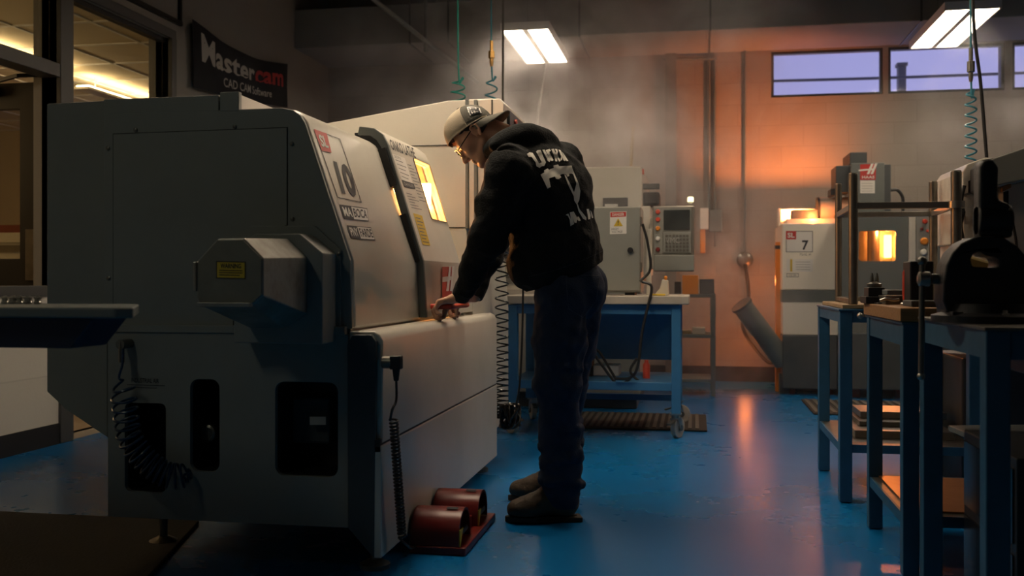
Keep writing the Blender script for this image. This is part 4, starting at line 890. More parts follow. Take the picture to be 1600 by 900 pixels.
# the grey mill
t = empty('grey_mill', 'dark grey mill with lit orange window and red logo on its head, back right', 'machine')
GY = 8.35
def G(name, px0, py0, px1, py1, Y, dep, m_, bev=0.006, z0=None):
    a, b = aty(px0, py0, Y), aty(px1, py1, Y)
    return MB().box(a.x, b.x, Y, Y + dep, b.z if z0 is None else z0, a.z).build(name, M[m_], t, bevel=bev)
ex0, ex1 = aty(1315, 400, GY).x, aty(1497, 400, GY).x
ez0, ez1 = 0.35, aty(1400, 334, GY).z
w0, w1 = aty(1342, 361, GY), aty(1400, 408, GY)
d1 = aty(1419, 400, GY).x
MB().py([(ex0, ez0), (d1, ez0), (d1, ez1), (ex0, ez1)], GY, GY + 0.03, [rrect(w0.x, w1.x, w1.z, w0.z, 0.02, 3)[::-1]]).build('front_door', M['greydark'], t)
MB().py(rrect(w0.x - 0.005, w1.x + 0.005, w1.z - 0.005, w0.z + 0.005, 0.02, 3), GY + 0.012, GY + 0.018).build('door_window', M['glass'], t)
MB().box(ex0, ex1, GY + 0.9, GY + 0.93, ez0, ez1).box(ex0, ex0 + 0.03, GY + 0.03, GY + 0.9, ez0, ez1).box(ex1 - 0.03, ex1, GY + 0.03, GY + 0.9, ez0, ez1).box(ex0, ex1, GY + 0.0, GY + 0.9, ez1, ez1 + 0.02).build('enclosure', M['greydark'], t)
MB().box(d1 - 0.03, d1, GY + 0.03, GY + 0.9, ez0, ez1).box(ex0, ex1, GY + 0.03, GY + 0.9, ez0, ez0 + 0.05).box(ex0 + 0.03, d1, GY + 0.5, GY + 0.53, ez0, ez1).build('chamber_wall', M['chamber'], t)
a, b = aty(1386, 366, GY + 0.3), aty(1398, 402, GY + 0.3)
MB().box(a.x, b.x, GY + 0.42, GY + 0.46, b.z, a.z).build('work_lamp', M['lamp_mill'], t, bevel=0.01)
a = aty(1365, 380, GY + 0.3); MB().cyl((a.x, GY + 0.3, 1.1), (a.x, GY + 0.3, 1.5), 0.05).cyl((a.x, GY + 0.3, 1.05), (a.x, GY + 0.3, 1.1), 0.03).build('spindle', M['steel'], t, smooth=True)
MB().box(ex0 + 0.1, d1 - 0.08, GY + 0.12, GY + 0.48, 0.90, 0.97).build('mill_table', M['steeldark'], t)
G('door_edge_strip', 1420, 335, 1431, 470, GY - 0.01, 0.04, 'cream', 0.004)
G('control_column', 1432, 335, 1452, 470, GY - 0.02, 0.06, 'grey', 0.004)
G('right_panel', 1452, 336, 1497, 470, GY, 0.05, 'greydark', 0.004)
G('base', 1322, 520, 1500, 605, GY - 0.05, 1.0, 'charcoal', 0.01, z0=0.08)
for (x, y, r, m_) in ((1445, 346, .02, 'redplastic'), (1440, 358, .012, 'red'), (1449, 361, .011, 'redplastic'), (1444, 377, .03, 'orangeplastic'), (1443, 394, .025, 'white')):
    q = aty(x, y, GY - 0.02); MB().lathe(q, (0, -1, 0), [(0, r), (0.014, r), (0.024, r * .7)], n=16).build('panel_button', M[m_], t, smooth=True)
q = aty(1415, 470, GY)
for x in (1330, 1360, 1400, 1440, 1480): a = aty(x, 600, GY + 0.1); MB().box(a.x, a.x + 0.07, GY + 0.1, GY + 0.2, 0, 0.08).build('foot', M['red'], t)
G('head_column', 1334, 262, 1392, 334, 8.6, 0.5, 'greydark', 0.006)
G('head_side', 1381, 257, 1392, 334, 8.58, 0.5, 'charcoal', 0.004)
G('head_face', 1330, 255, 1382, 334, 8.55, 0.03, 'greydark', 0.004)
G('head_cap', 1328, 238, 1355, 256, 8.6, 0.4, 'charcoal', 0.004)
G('side_motor', 1306, 259, 1330, 300, 8.6, 0.3, 'charcoal', 0.006)
G('side_motor_foot', 1298, 295, 1306, 305, 8.62, 0.2, 'black', 0.003)
lg = [aty(x, y, 8.549) for x, y in ((1344, 257), (1369, 256), (1368, 281), (1344, 281))]
quad(MB(), lg, 0.001).build('logo_plate', M['redbright'], t)['label'] = 'red square logo plate'
mb = MB()
quad(mb, lg, 0.002, (0.0, 1.0, 0.42, 0.50)) if False else None
def Lg(*p): return [bil(lg, u, v) + Vector((0, -0.003, 0)) for u, v in p]
mb.add(Lg((0.42, 0.36), (0.58, 0.36), (0.84, 1.02), (0.68, 1.02)), [(0, 1, 2, 3)]); mb.add(Lg((0.66, 0.36), (0.82, 0.36), (1.08, 1.02), (0.92, 1.02)), [(0, 1, 2, 3)]); mb.add(Lg((-0.1, 0.56), (0.85, 0.62), (0.85, 0.72), (-0.1, 0.66)), [(0, 1, 2, 3)])
txt(mb, 'HAAS', lg, 0.02, 0.003, (0.12, 0.92, 0.08, 0.26)); mb.build('logo_print', M['white'], t)
q = [aty(x, y, 8.549) for x, y in ((1344, 282), (1367, 282), (1367, 302), (1344, 302))]; quad(MB(), q, 0.001).build('paper_label', M['white'], t)
mb = MB()
for k in range(4): quad(mb, q, 0.0018, (0.1, 0.85, 0.15 + k * 0.2, 0.19 + k * 0.2))
mb.build('label_print', M['greyprint'], t)
P = [aty(x, y, 8.7) for x, y in ((1391, 297), (1402, 297), (1410, 307), (1411, 320), (1411, 334))]
MB().tube(bez(P), 0.014).build('head_cable', M['black'], t, smooth=True)
# ================================================================= BLUE STEEL BENCHES at the right
def frame_table(name, label, x0, x1, y0, y1, ztop, leg, m_, shelf_z, apron=0.07, topm=None, topt=0.0):
    t = empty(name, label, 'workbench')
    for x in (x0, x1 - leg):
        for y in (y0, y1 - leg): MB().box(x, x + leg, y, y + leg, 0.004, ztop - 0.004).build('leg', M[m_], t, bevel=0.003)
    mb = MB()
    for y in (y0 + 0.004, y1 - leg + 0.004): mb.box(x0 + leg, x1 - leg, y, y + 0.01, ztop - apron, ztop - 0.005)
    for x in (x0 + 0.004, x1 - 0.014): mb.box(x, x + 0.01, y0 + leg, y1 - leg, ztop - apron, ztop - 0.005)
    mb.build('apron', M[m_], t)
    MB().box(x0 - 0.004, x1 + 0.004, y0 - 0.004, y1 + 0.004, ztop - 0.006, ztop + 0.002).build('steel_top', M[topm or m_], t, bevel=0.001)
    if shelf_z:
        MB().box(x0 + 0.003, x0 + 0.012, y0 + leg, y1 - leg, shelf_z - 0.035, shelf_z).box(x1 - 0.012, x1 - 0.003, y0 + leg, y1 - leg, shelf_z - 0.035, shelf_z).box(x0 + leg, x1 - leg, y0 + 0.003, y0 + 0.012, shelf_z - 0.035, shelf_z).box(x0 + leg, x1 - leg, y1 - 0.012, y1 - 0.003, shelf_z - 0.035, shelf_z).build('shelf_rail', M[m_], t)
        MB().box(x0 + 0.012, x1 - 0.012, y0 + 0.012, y1 - 0.012, shelf_z - 0.006, shelf_z).build('shelf', M['steeldark'], t)
    return t
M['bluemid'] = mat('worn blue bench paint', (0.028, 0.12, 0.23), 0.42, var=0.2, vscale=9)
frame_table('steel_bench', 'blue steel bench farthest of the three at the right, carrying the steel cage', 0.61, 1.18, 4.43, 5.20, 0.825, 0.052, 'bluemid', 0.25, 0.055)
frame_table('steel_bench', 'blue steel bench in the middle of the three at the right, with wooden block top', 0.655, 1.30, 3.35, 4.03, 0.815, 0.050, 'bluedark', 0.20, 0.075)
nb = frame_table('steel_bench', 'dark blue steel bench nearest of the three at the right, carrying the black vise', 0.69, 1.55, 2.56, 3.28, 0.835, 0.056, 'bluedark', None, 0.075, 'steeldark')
# things on the far bench
Z1 = 0.828
t = empty('steel_cage', 'open steel cage of square posts and rails on the farthest bench', 'frame')
PX = {k: aty(x, 400, y).x for k, x, y in (('a', 1333, 4.50), ('b', 1310, 5.10), ('c', 1494, 4.50), ('d', 1458, 5.10))}
zta, ztb, ztc, ztd = aty(1333, 272, 4.5).z, aty(1310, 288, 5.1).z, aty(1494, 268, 4.5).z, aty(1458, 284, 5.1).z
MB().box(PX['a'] - 0.05, PX['c'] + 0.03, 4.46, 5.14, Z1, Z1 + 0.018).build('base_board', M['woodpale'], t, bevel=0.003)
zz = Z1 + 0.018
for k, y, zt_, r in (('a', 4.50, zta, .020), ('b', 5.10, ztb, .016), ('c', 4.50, ztc, .022), ('d', 5.10, ztd, .020)):
    MB().cyl((PX[k], y, zz), (PX[k], y, zt_), r, n=18).build('post', M['steeldark'], t, smooth=True, bevel=0.002)
    MB().cyl((PX[k], y, zt_), (PX[k], y, zt_ + 0.004), r * 0.9, n=18).build('post_cap', M['steel'], t, smooth=True)
zr = aty(1400, 321, 4.5).z; zr2 = zr
mb = MB().bar((PX['a'], 4.50, zr), (PX['c'], 4.50, zr), 0.022, 0.028).bar((PX['b'], 5.10, zr2 ), (PX['d'], 5.10, zr2), 0.02, 0.026).bar((PX['a'], 4.5, zr), (PX['b'], 5.1, zr), 0.02, 0.026).bar((PX['c'], 4.5, zr), (PX['d'], 5.1, zr), 0.02, 0.026)
mb.build('upper_rails', M['steel'], t, bevel=0.003)
mb = MB().bar((PX['a'], 4.5, zz + 0.014), (PX['b'], 5.1, zz + 0.014), 0.02).bar((PX['b'], 5.1, zz + 0.014), (PX['d'], 5.1, zz + 0.014), 0.02)
mb.build('lower_rails', M['steeldark'], t, bevel=0.003)
MB().cyl((PX['c'], 4.5, zr - 0.015), (PX['c'], 4.5, zr + 0.015), 0.035).build('collar', M['steel'], t, smooth=True)
zs = 0.817; ZW = 0.862
wb = tag(MB().box(0.645, 1.30, 3.34, 4.04, 0.818, ZW).build('wooden_block_top', M['wood'], bevel=0.003), 'thick stained wooden board lying on the middle bench', 'board')
def topbox(name, px0, px1, pyt, Y, dep, z, m_, label, cat, bev=0.003, group=None):
    a, b = aty(px0, pyt, Y), aty(px1, pyt, Y); return tag(MB().box(a.x, b.x, Y, Y + dep, z + 0.001, max(a.z, z + 0.006)).build(name, M[m_], bevel=bev), label, cat, group)
# chuck on a block
t = empty('tool_chuck', 'black tool chuck with two prongs on a square block, beside the cage', 'chuck')
a, b = aty(1354, 449, 3.96), aty(1380, 449, 3.96); cx = (a.x + b.x) / 2
zc0 = 0.867
MB().box(a.x, b.x, 3.92, 4.02, zc0 - 0.002, a.z).box(a.x - 0.012, b.x - 0.015, 3.90, 4.03, zc0 - 0.004, zc0 + 0.022).build('block', M['black'], t, bevel=0.003)
MB().lathe((cx, 3.97, a.z), (0, 0, 1), [(0, 0.026), (0.006, 0.028), (0.014, 0.028), (0.018, 0.016), (0.022, 0.012)]).build('flange', M['steeldark'], t, smooth=True)
for s in (-1, 1): MB().lathe((cx + s * 0.009, 3.97, a.z + 0.018), (0, 0, 1), [(0, 0.008), (0.02, 0.007), (0.028, 0.005), (0.036, 0.004)]).build('prong', M['steeldark'], t, smooth=True)
MB().box(max(0.66, a.x - 0.05), b.x + 0.06, 3.84, 4.03, 0.8625, 0.867).build('sub_plate', M['black'], t, bevel=0.002)
topbox('parallel_plate', 1383, 1424, 462, 3.78, 0.14, ZW, 'steeldark', 'flat steel plate lowest of the stack on the wooden board', 'plate', group='steel plates stacked on the wooden board')
a = aty(1383, 462, 3.78)
t_ = aty(1383, 462, 3.78).z
topbox('parallel_plate', 1386, 1424, 453, 3.80, 0.10, max(t_, ZW + 0.006) + 0.001, 'greydark', 'flat steel plate topmost of the stack on the wooden board', 'plate', group='steel plates stacked on the wooden board')
tag(MB().tube(bez([aty(x, y, 3.68) for x, y in ((1375, 470), (1385, 467), (1395, 469), (1405, 468))]), 0.005).build('hex_key', M['steel'], smooth=True), 'small bright hex key lying at the front of the wooden board', 'key')
t = empty('red_screwdriver', 'red handle tool standing upright on the plates before the mill', 'screwdriver')
a, b = aty(1414, 452, 3.72), aty(1414, 421, 3.72)
MB().lathe((a.x, 3.72, ZW + 0.001), (0, 0, 1), [(0, 0.016), (0.004, 0.017), (0.008, 0.012)]).build('foot', M['steel'], t, smooth=True)
MB().lathe((a.x, 3.72, ZW + 0.009), (0, 0, 1), [(0, 0.006), (0.03, 0.009), (b.z - ZW - 0.02, 0.0085), (b.z - ZW - 0.009, 0.003)]).build('handle', M['redplastic'], t, smooth=True)
topbox('black_tool_box', 1422, 1459, 408, 3.62, 0.12, ZW, 'black', 'black box standing on the wooden board left of the vise', 'box', 0.005)
topbox('dark_angle_plate', 1424, 1500, 470, 3.45, 0.14, ZW, 'charcoal', 'low dark plate on the near end of the wooden board', 'plate')
tag(MB().bar((0.70, 4.41, 0.80), (0.86, 4.41, 0.80), 0.012).ball((0.69, 4.41, 0.80), 0.014).build('clamp_bar', M['steel'], smooth=True), 'small bright clamp bar under the front edge of the farthest bench', 'clamp')
# lower shelves
t1 = 0.25
def plate(x0, x1, y0, y1, z0, z1, m_, label, name='shelf_plate', group='plates on the lower bench shelves'):
    return tag(MB().box(x0, x1, y0, y1, z0, z1).build(name, M[m_], bevel=0.003), label, 'plate', group)
plate(0.70, 1.12, 4.62, 5.05, t1 + .001, t1 + .035, 'steel', 'pale steel plate lowest on the far bench shelf')
plate(0.74, 1.06, 4.75, 5.08, t1 + .036, t1 + .058, 'steeldark', 'dark steel plate lying on the pale plate on the far bench shelf')
plate(0.76, 1.14, 4.85, 5.1, t1 + .059, t1 + .09, 'steel', 'steel plate topmost on the far bench shelf')
tag(MB().box(0.69, 1.24, 3.40, 3.98, 0.201, 0.207).build('orange_lit_sheet', mat('orange reflection sheet', (0.35, 0.16, 0.07), 0.3, 0.6, var=0.2), bevel=0.001), 'flat sheet with an orange reflection in its colour, lying on the middle bench shelf', 'sheet')  # orange reflection on the sheet put into its base colour
cb = tag(MB().box(0.98, 1.26, 3.5, 3.9, 0.208, 0.40).build('carton', M['cardboard'], bevel=0.004), 'yellowish cardboard carton on the middle bench shelf', 'carton')
tag(MB().obox((1.07, 3.72, 0.412), (1, 0.1, 0.02), (-0.1, 1, 0), (0, 0, 1), 0.14, 0.17, 0.010).build('folder', M['greydark'], bevel=0.003), 'grey flat folder lying on the cardboard carton', 'folder')
# under the near bench: hanging drawer and stored case
dw = MB().box(0.90, 1.45, 2.70, 3.2, 0.70, 0.757).build('drawer', M['black'], nb, bevel=0.003)
MB().box(0.885, 0.90, 2.72, 3.18, 0.695, 0.759).build('drawer_front', M['blackgloss'], dw, bevel=0.003); MB().cyl((0.885, 3.1, .725), (0.87, 3.1, .725), 0.006).build('knob', M['steel'], dw, smooth=True)
for x, y in ((0.93, 2.73), (1.42, 2.73), (0.93, 3.17), (1.42, 3.17)): MB().box(x - .01, x + .01, y - .01, y + .01, 0.757, 0.83).build('hanger', M['black'], dw)
t = empty('floor_cabinet', 'low black cabinet standing on the floor beneath the nearest bench', 'cabinet')
MB().box(0.80, 1.5, 2.7, 3.2, 0.02, 0.50).build('body', M['black'], t, bevel=0.004)
for z in (0.06, 0.28): MB().box(0.795, 0.80, 2.72, 3.18, z, z + 0.19).build('drawer', M['blackgloss'], t); 
for z in (0.02,): MB().box(0.82, 1.48, 2.72, 3.18, 0, 0.02).build('plinth', M['black'], t)
# ---------------------------------------------------------------- the vise
t = empty('bench_vise', 'large black cast iron vise on the nearest bench at the right edge', 'vise')
VY = 2.86
def V2(pts): return [(aty(x, y, VY).x, aty(x, y, VY).z) for x, y in pts]
VB = 0.838
out = V2([(1474, 489), (1468, 470), (1469, 440), (1473, 415), (1482, 396), (1496, 381), (1515, 372), (1540, 369), (1562, 372), (1582, 384), (1597, 402), (1607, 428), (1610, 460), (1608, 489)])
out = [(x, max(z, VB + 0.03)) for x, z in out]
hl_ = V2([(1513, 417), (1511, 405), (1515, 397), (1524, 393), (1535, 400), (1552, 402), (1556, 410), (1554, 419)])
MB().py(out, VY - 0.04, VY + 0.07, [hl_[::-1]]).build('vise_body', M['castiron'], t, bevel=0.010, seg=3, smooth=True)
MB().py(V2([(1478, 492), (1478, 486), (1608, 486), (1608, 492)]) , VY - 0.07, VY + 0.10).build('swivel_web', M['castiron'], t, bevel=0.002)
MB().lathe(((out[0][0] + out[-1][0]) / 2, VY + 0.01, VB), (0, 0, 1), [(0, 0.135), (0.018, 0.135), (0.026, 0.11), (0.05, 0.10)], n=32).build('swivel_base', M['castiron'], t, smooth=True)
post = V2([(1527, 372), (1527, 262), (1533, 252), (1548, 248), (1558, 262), (1556, 312), (1574, 318), (1580, 330), (1580, 372)])
MB().py(post, VY - 0.02, VY + 0.045).build('upright_arm', M['castiron'], t, bevel=0.010, seg=3, smooth=True)
a, b = aty(1527, 316, VY), aty(1580, 372, VY)
MB().cyl((a.x, VY + 0.01, (a.z + b.z) / 2), (b.x, VY + 0.01, (a.z + b.z) / 2), 0.042, n=24).build('jaw_boss', M['castiron'], t, smooth=True, bevel=0.004)
for k in range(4): q = aty(1483, 489, VY - .06 + k * 0.04)
q = aty(1530, 492, VY - 0.1)
for x, y in ((0.79, 2.76), (0.79, 2.97)): MB().lathe((x, y, VB + 0.018), (0, 0, 1), [(0, .011), (.008, .011), (.009, .006), (.016, .006)], n=6).build('base_bolt', M['steel'], t)
# screw, jaw and hanging handle on the left
s0 = aty(1442, 436, VY + 0.1); VS = s0
yb = VY + 0.1
xr = aty(1475, 436, yb).x; xa = aty(1446, 436, yb).x
MB().cyl((xa, VY + 0.03, s0.z), (xr + 0.04, VY + 0.03, s0.z), 0.014, n=16).build('screw', M['steeldark'], t, smooth=True)
MB().box(xr - 0.025, xr + 0.03, VY - 0.03, VY + 0.08, VB + 0.01, s0.z + 0.035).build('moving_jaw', M['castiron'], t, bevel=0.006)
xh = aty(1441, 436, VY + 0.03).x
MB().lathe((xh - 0.012, VY + 0.03, s0.z), (1, 0, 0), [(0, .012), (.004, .02), (.03, .02), (.034, .014)]).build('screw_head', M['steel'], t, smooth=True)
hz0, hz1 = aty(1440, 408, VY + 0.03).z, aty(1438, 588, VY + 0.03).z
MB().tube([(xh, VY + 0.03, hz0), (xh - 0.003, VY + 0.03, hz1)], 0.0075, n=12).ball((xh, VY + 0.03, hz0), 0.013).build('handle_bar', M['steeldark'], t, smooth=True)
MB().ball((xh - 0.003, VY + 0.03, hz1), 0.011).build('handle_end', M['steel'], t, smooth=True)
# ================================================================= MANUAL MILL behind the vise
t = empty('manual_mill', 'beige manual milling machine partly hidden behind the black vise', 'machine')
MY = 4.7
def G2(name, pts, y0, y1, m_, bev=0.006):
    return MB().py([(aty(x, y, y0).x, aty(x, y, y0).z) for x, y in pts], y0, y1).build(name, M[m_], t, bevel=bev, seg=3)
G2('rear_head', [(1504, 380), (1504, 268), (1512, 256), (1540, 246), (1600, 250), (1600, 380)], MY, MY + 0.5, 'cream')
G2('column', [(1508, 530), (1506, 300), (1660, 300), (1660, 530)], MY + 0.05, MY + 0.5, 'cream')
G2('ram', [(1545, 250), (1700, 196), (1700, 262), (1548, 292)], MY - 0.25, MY + 0.2, 'grey')
G2('vent', [(1513, 283), (1527, 276), (1527, 296), (1513, 302)], MY - 0.006, MY, 'black', 0.001)
G2('trim_line', [(1506, 303), (1530, 297), (1530, 300), (1506, 306)], MY - 0.006, MY, 'greydark', 0.001)
G2('black_belt', [(1526, 300), (1526, 262), (1534, 250), (1556, 246), (1560, 300)], MY - 0.12, MY - 0.01, 'black', 0.01)
G2('side_column', [(1570, 290), (1700, 262), (1700, 500), (1572, 500)], MY - 0.1, MY + 0.04, 'cream')
G2('wood_wedge', [(1566, 292), (1580, 286), (1580, 293), (1566, 300)], MY - 0.13, MY - 0.1, 'wood', 0.001)
G2('dark_slot', [(1568, 300), (1576, 298), (1576, 330), (1568, 330)], MY - 0.106, MY - 0.1, 'black', 0.001)
x0 = aty(1508, 400, MY).x
MB().box(x0, x0 + 0.8, MY + 0.05, MY + 0.6, 0, 0.6).build('pedestal', M['charcoal'], t, bevel=0.01)
P = [aty(x, y, MY - 0.12) for x, y in ((1578, 320), (1583, 350), (1588, 380), (1588, 410))]; MB().tube(bez(P), 0.006).build('lead', M['black'], t, smooth=True)
a = aty(1508, 262, MY); 
for k, (x, y) in enumerate(((1507, 290), (1506, 330))): p = aty(x, y, MY - 0.02); MB().tube(bez([p, p + Vector((-0.012, 0, -0.06)), p + Vector((-0.004, 0, -0.12))]), 0.008).build('side_lever', M['black'], t, smooth=True)
bp = aty(1536, 408, 3.6)
tag(MB().add([(bp.x + x * 0.085, 3.6 + y * 0.045, z) for x, y, z in [(-1, -1, .864), (1, -1, .864), (1, 1, .864), (-1, 1, .864), (-1.1, -.9, .95), (1.05, -1.1, .94), (1.1, .9, .95), (-1, 1, .95), (-.9, -.5, 1.045), (.2, -.6, 1.015), (1, -.4, 1.03), (.95, .5, 1.03), (.1, .5, 1.01), (-.9, .5, 1.04)]],
    [(0, 1, 2, 3), (0, 1, 5, 4), (1, 2, 6, 5), (2, 3, 7, 6), (3, 0, 4, 7), (4, 5, 10, 9, 8), (5, 6, 11, 10), (6, 7, 13, 12, 11), (7, 4, 8, 13), (8, 9, 12, 13), (9, 10, 11, 12)]).build('parts_bag', M['cardboard'], bevel=0.012, smooth=True), 'crumpled tan bag seen through the opening of the black vise', 'bag')
# ================================================================= THE MAN (signed-distance sculpt turned into meshes)
class SDF:
    def __init__(s, lo, hi, h):
        s.lo = np.array(lo, float); s.h = h; s.n = np.ceil((np.array(hi) - s.lo) / h).astype(int) + 1
        s.F = np.full(s.n, 0.5, np.float32)
    def win(s, lo, hi):
        a = np.maximum(0, np.floor((np.array(lo) - s.lo) / s.h).astype(int)); b = np.minimum(s.n, np.ceil((np.array(hi) - s.lo) / s.h).astype(int) + 1)
        if np.any(b <= a): return None
        sl = tuple(slice(i, j) for i, j in zip(a, b))
        X = [(s.lo[k] + np.arange(a[k], b[k]) * s.h).astype(np.float32) for k in range(3)]
        return sl, X[0][:, None, None], X[1][None, :, None], X[2][None, None, :]
    def put(s, sl, d, k, op):
        A = s.F[sl]
        if op == '+':
            if k > 0: h = np.clip(0.5 + 0.5 * (A - d) / k, 0, 1); s.F[sl] = A * (1 - h) + d * h - k * h * (1 - h)
            else: s.F[sl] = np.minimum(A, d)
        else:
            d = -d
            if k > 0: h = np.clip(0.5 - 0.5 * (A - d) / k, 0, 1); s.F[sl] = A * (1 - h) + d * h + k * h * (1 - h)
            else: s.F[sl] = np.maximum(A, d)
    def cone(s, a, b, ra, rb, k=0.02, n=None, f=1.0, op='+'):
        a = np.array(a, np.float32); b = np.array(b, np.float32); m = max(ra, rb) * max(1, f) + k + 0.03
        w = s.win(np.minimum(a, b) - m, np.maximum(a, b) + m)
        if w is None: return
        sl, X, Y, Z = w; d = b - a; L2 = float(d @ d) or 1e-9
        px, py, pz = X - a[0], Y - a[1], Z - a[2]
        t = np.clip((px * d[0] + py * d[1] + pz * d[2]) / L2, 0, 1)
        qx, qy, qz = px - t * d[0], py - t * d[1], pz - t * d[2]
        if n is not None:
            n = np.array(n, np.float32); n = n / np.linalg.norm(n); c = (qx * n[0] + qy * n[1] + qz * n[2]) * (1 / f - 1)
            qx, qy, qz = qx + n[0] * c, qy + n[1] * c, qz + n[2] * c
        r = ra + (rb - ra) * t; D = np.sqrt(qx * qx + qy * qy + qz * qz) - r
        if n is not None and f < 1: D = D * (0.5 + 0.5 * f)
        s.put(sl, D, k, op)
    def chain(s, pts, rs, k=0.01, **kw):
        for i in range(len(pts) - 1): s.cone(pts[i], pts[i + 1], rs[i], rs[i + 1], k, **kw)
    def ell(s, c, ax, r, k=0.02, op='+'):
        c = np.array(c, np.float32); R = np.array([list(v) for v in ax], np.float32); r = np.array(r, np.float32); m = r.max() + k + 0.03
        w = s.win(c - m, c + m)
        if w is None: return
        sl, X, Y, Z = w; p = (X - c[0], Y - c[1], Z - c[2]); q = 0; q2 = 0
        for i in range(3):
            u = p[0] * R[i][0] + p[1] * R[i][1] + p[2] * R[i][2]; q = q + (u / r[i]) ** 2; q2 = q2 + (u / r[i] ** 2) ** 2
        q = np.sqrt(q); D = q * (q - 1) / np.maximum(np.sqrt(q2), 1e-6)
        s.put(sl, D.astype(np.float32), k, op)
    def plane(s, p, n, k=0.0):      # keep the side the normal points away from
        X, Y, Z = s.win(s.lo, s.lo + s.n * s.h)[1:]
        n = np.array(n, float); n /= np.linalg.norm(n); D = (X - p[0]) * n[0] + (Y - p[1]) * n[1] + (Z - p[2]) * n[2]
        s.F = np.maximum(s.F, D.astype(np.float32))
    def noise(s, amp, sc, seed=0, st=(1, 1, 1)):
        r = np.random.RandomState(seed); X, Y, Z = s.win(s.lo, s.lo + s.n * s.h)[1:]
        for _ in range(5):
            v = r.normal(size=3) * sc * np.array(st); ph = r.uniform(0, 6.28)
            s.F = s.F + (amp / 2.2 * np.sin(X * v[0] + Y * v[1] + Z * v[2] + ph + 1.3 * np.sin(X * v[1] * .7 - Z * v[0] * .6 + Y * v[2] * .5))).astype(np.float32)
    def mesh(s, name, m, parent=None, smooth_it=4):
        F = s.F; F[0] = F[-1] = 0.1; F[:, 0] = F[:, -1] = 0.1; F[:, :, 0] = F[:, :, -1] = 0.1
        S = F < 0; nx, ny, nz = F.shape
        cnt = np.zeros((nx - 1, ny - 1, nz - 1), np.uint8)
        for i in (0, 1):
            for j in (0, 1):
                for k in (0, 1): cnt += S[i:nx - 1 + i, j:ny - 1 + j, k:nz - 1 + k]
        cells = np.argwhere((cnt > 0) & (cnt < 8)); idx = np.full(cnt.shape, -1, np.int32); idx[tuple(cells.T)] = np.arange(len(cells))
        cor = np.array([(i, j, k) for i in (0, 1) for j in (0, 1) for k in (0, 1)])
        V = np.stack([F[tuple((cells + c).T)] for c in cor], 1); pos = np.zeros((len(cells), 3)); c_ = np.zeros(len(cells))
        for a in range(8):
            for b in range(a + 1, 8):
                if abs(cor[a] - cor[b]).sum() != 1: continue
                msk = (V[:, a] < 0) != (V[:, b] < 0); t = V[msk, a] / (V[msk, a] - V[msk, b])
                pos[msk] += cor[a] + t[:, None] * (cor[b] - cor[a]); c_[msk] += 1
        vs = s.lo + (cells + pos / c_[:, None]) * s.h
        quads = []
        for ax in range(3):
            sh = [slice(None)] * 3; sh2 = [slice(None)] * 3; sh[ax] = slice(0, -1); sh2[ax] = slice(1, None)
            A = S[tuple(sh)]; B_ = S[tuple(sh2)]; e = np.argwhere(A != B_); o1, o2 = [(1, 2), (2, 0), (0, 1)][ax]
            e = e[(e[:, o1] > 0) & (e[:, o2] > 0)]; e = e[(e[:, o1] < cnt.shape[o1]) & (e[:, o2] < cnt.shape[o2])]
            q = []
            for (u, v) in ((1, 1), (0, 1), (0, 0), (1, 0)):
                c = e.copy(); c[:, o1] -= u; c[:, o2] -= v; q.append(idx[tuple(c.T)])
            q = np.stack(q, 1); ins = A[tuple(e.T)]; q[~ins] = q[~ins][:, ::-1]; quads.append(q)
        Q = np.concatenate(quads); Q = Q[(Q >= 0).all(1)]
        me = bpy.data.meshes.new(name); me.vertices.add(len(vs)); me.vertices.foreach_set('co', vs.astype(np.float32).ravel())
        me.loops.add(Q.size); me.loops.foreach_set('vertex_index', Q.astype(np.int32).ravel()); me.polygons.add(len(Q))
        me.polygons.foreach_set('loop_start', np.arange(0, Q.size, 4, dtype=np.int32)); me.polygons.foreach_set('use_smooth', np.ones(len(Q), bool))
        me.update(calc_edges=True); me.validate(); me.materials.append(m)
        o = bpy.data.objects.new(name, me); COL.objects.link(o)
        if smooth_it: q = o.modifiers.new('smooth', 'SMOOTH'); q.factor = 0.5; q.iterations = smooth_it
        if parent is not None: o.parent = parent
        return o
def A_(px, py, d): return np.array(atd(px, py, d))
r_, f_, u_ = np.array(RT), np.array(FW), np.array([0, 0, 1.0])
man = empty('person', 'man in a black hoodie, jeans, brown boots and backward cap leaning over the lathe door', 'person')
ca, sa = math.cos(math.radians(38)), math.sin(math.radians(38))
FT = -ca * r_ + sa * f_          # torso front (level)
SD = sa * r_ + ca * f_           # towards the right shoulder (away from the camera)
ch2, sh2 = math.cos(math.radians(22)), math.sin(math.radians(22))
FH = -ch2 * r_ + sh2 * f_; SH = sh2 * r_ + ch2 * f_     # hips
pel = A_(888, 445, 4.02); wst = A_(872, 392, 4.02); chest = A_(850, 300, 4.0); neckb = A_(826, 234, 4.02)
shL = A_(797, 268, 3.84); elL = A_(762, 370, 3.86); wrL = A_(720, 463, 4.03)
shR = A_(872, 258, 4.15); elR = A_(788, 338, 4.40); wrR = A_(742, 462, 4.27)
hipL = A_(877, 462, 3.92); knL = A_(871, 600, 3.89); anL = A_(879, 778, 3.93)
hipR = A_(903, 455, 4.12); knR = A_(884, 600, 4.15); anR = A_(874, 750, 4.26)
spine = neckb - pel; spine /= np.linalg.norm(spine)
NF = np.cross(spine, SD); NF /= np.linalg.norm(NF)
if NF @ FT < 0: NF = -NF
# head frame
pit = math.radians(47); yawh = math.radians(10)
HFl = -math.cos(yawh) * r_ + math.sin(yawh) * f_
HF = math.cos(pit) * HFl - math.sin(pit) * u_; HU = math.sin(pit) * HFl + math.cos(pit) * u_; HS = np.cross(HF, HU)   # HS: towards his right ear
HC = A_(738, 206, 4.07)
def H(s, f, u): return HC + HS * s + HF * f + HU * u
hax = (HS, HF, HU)
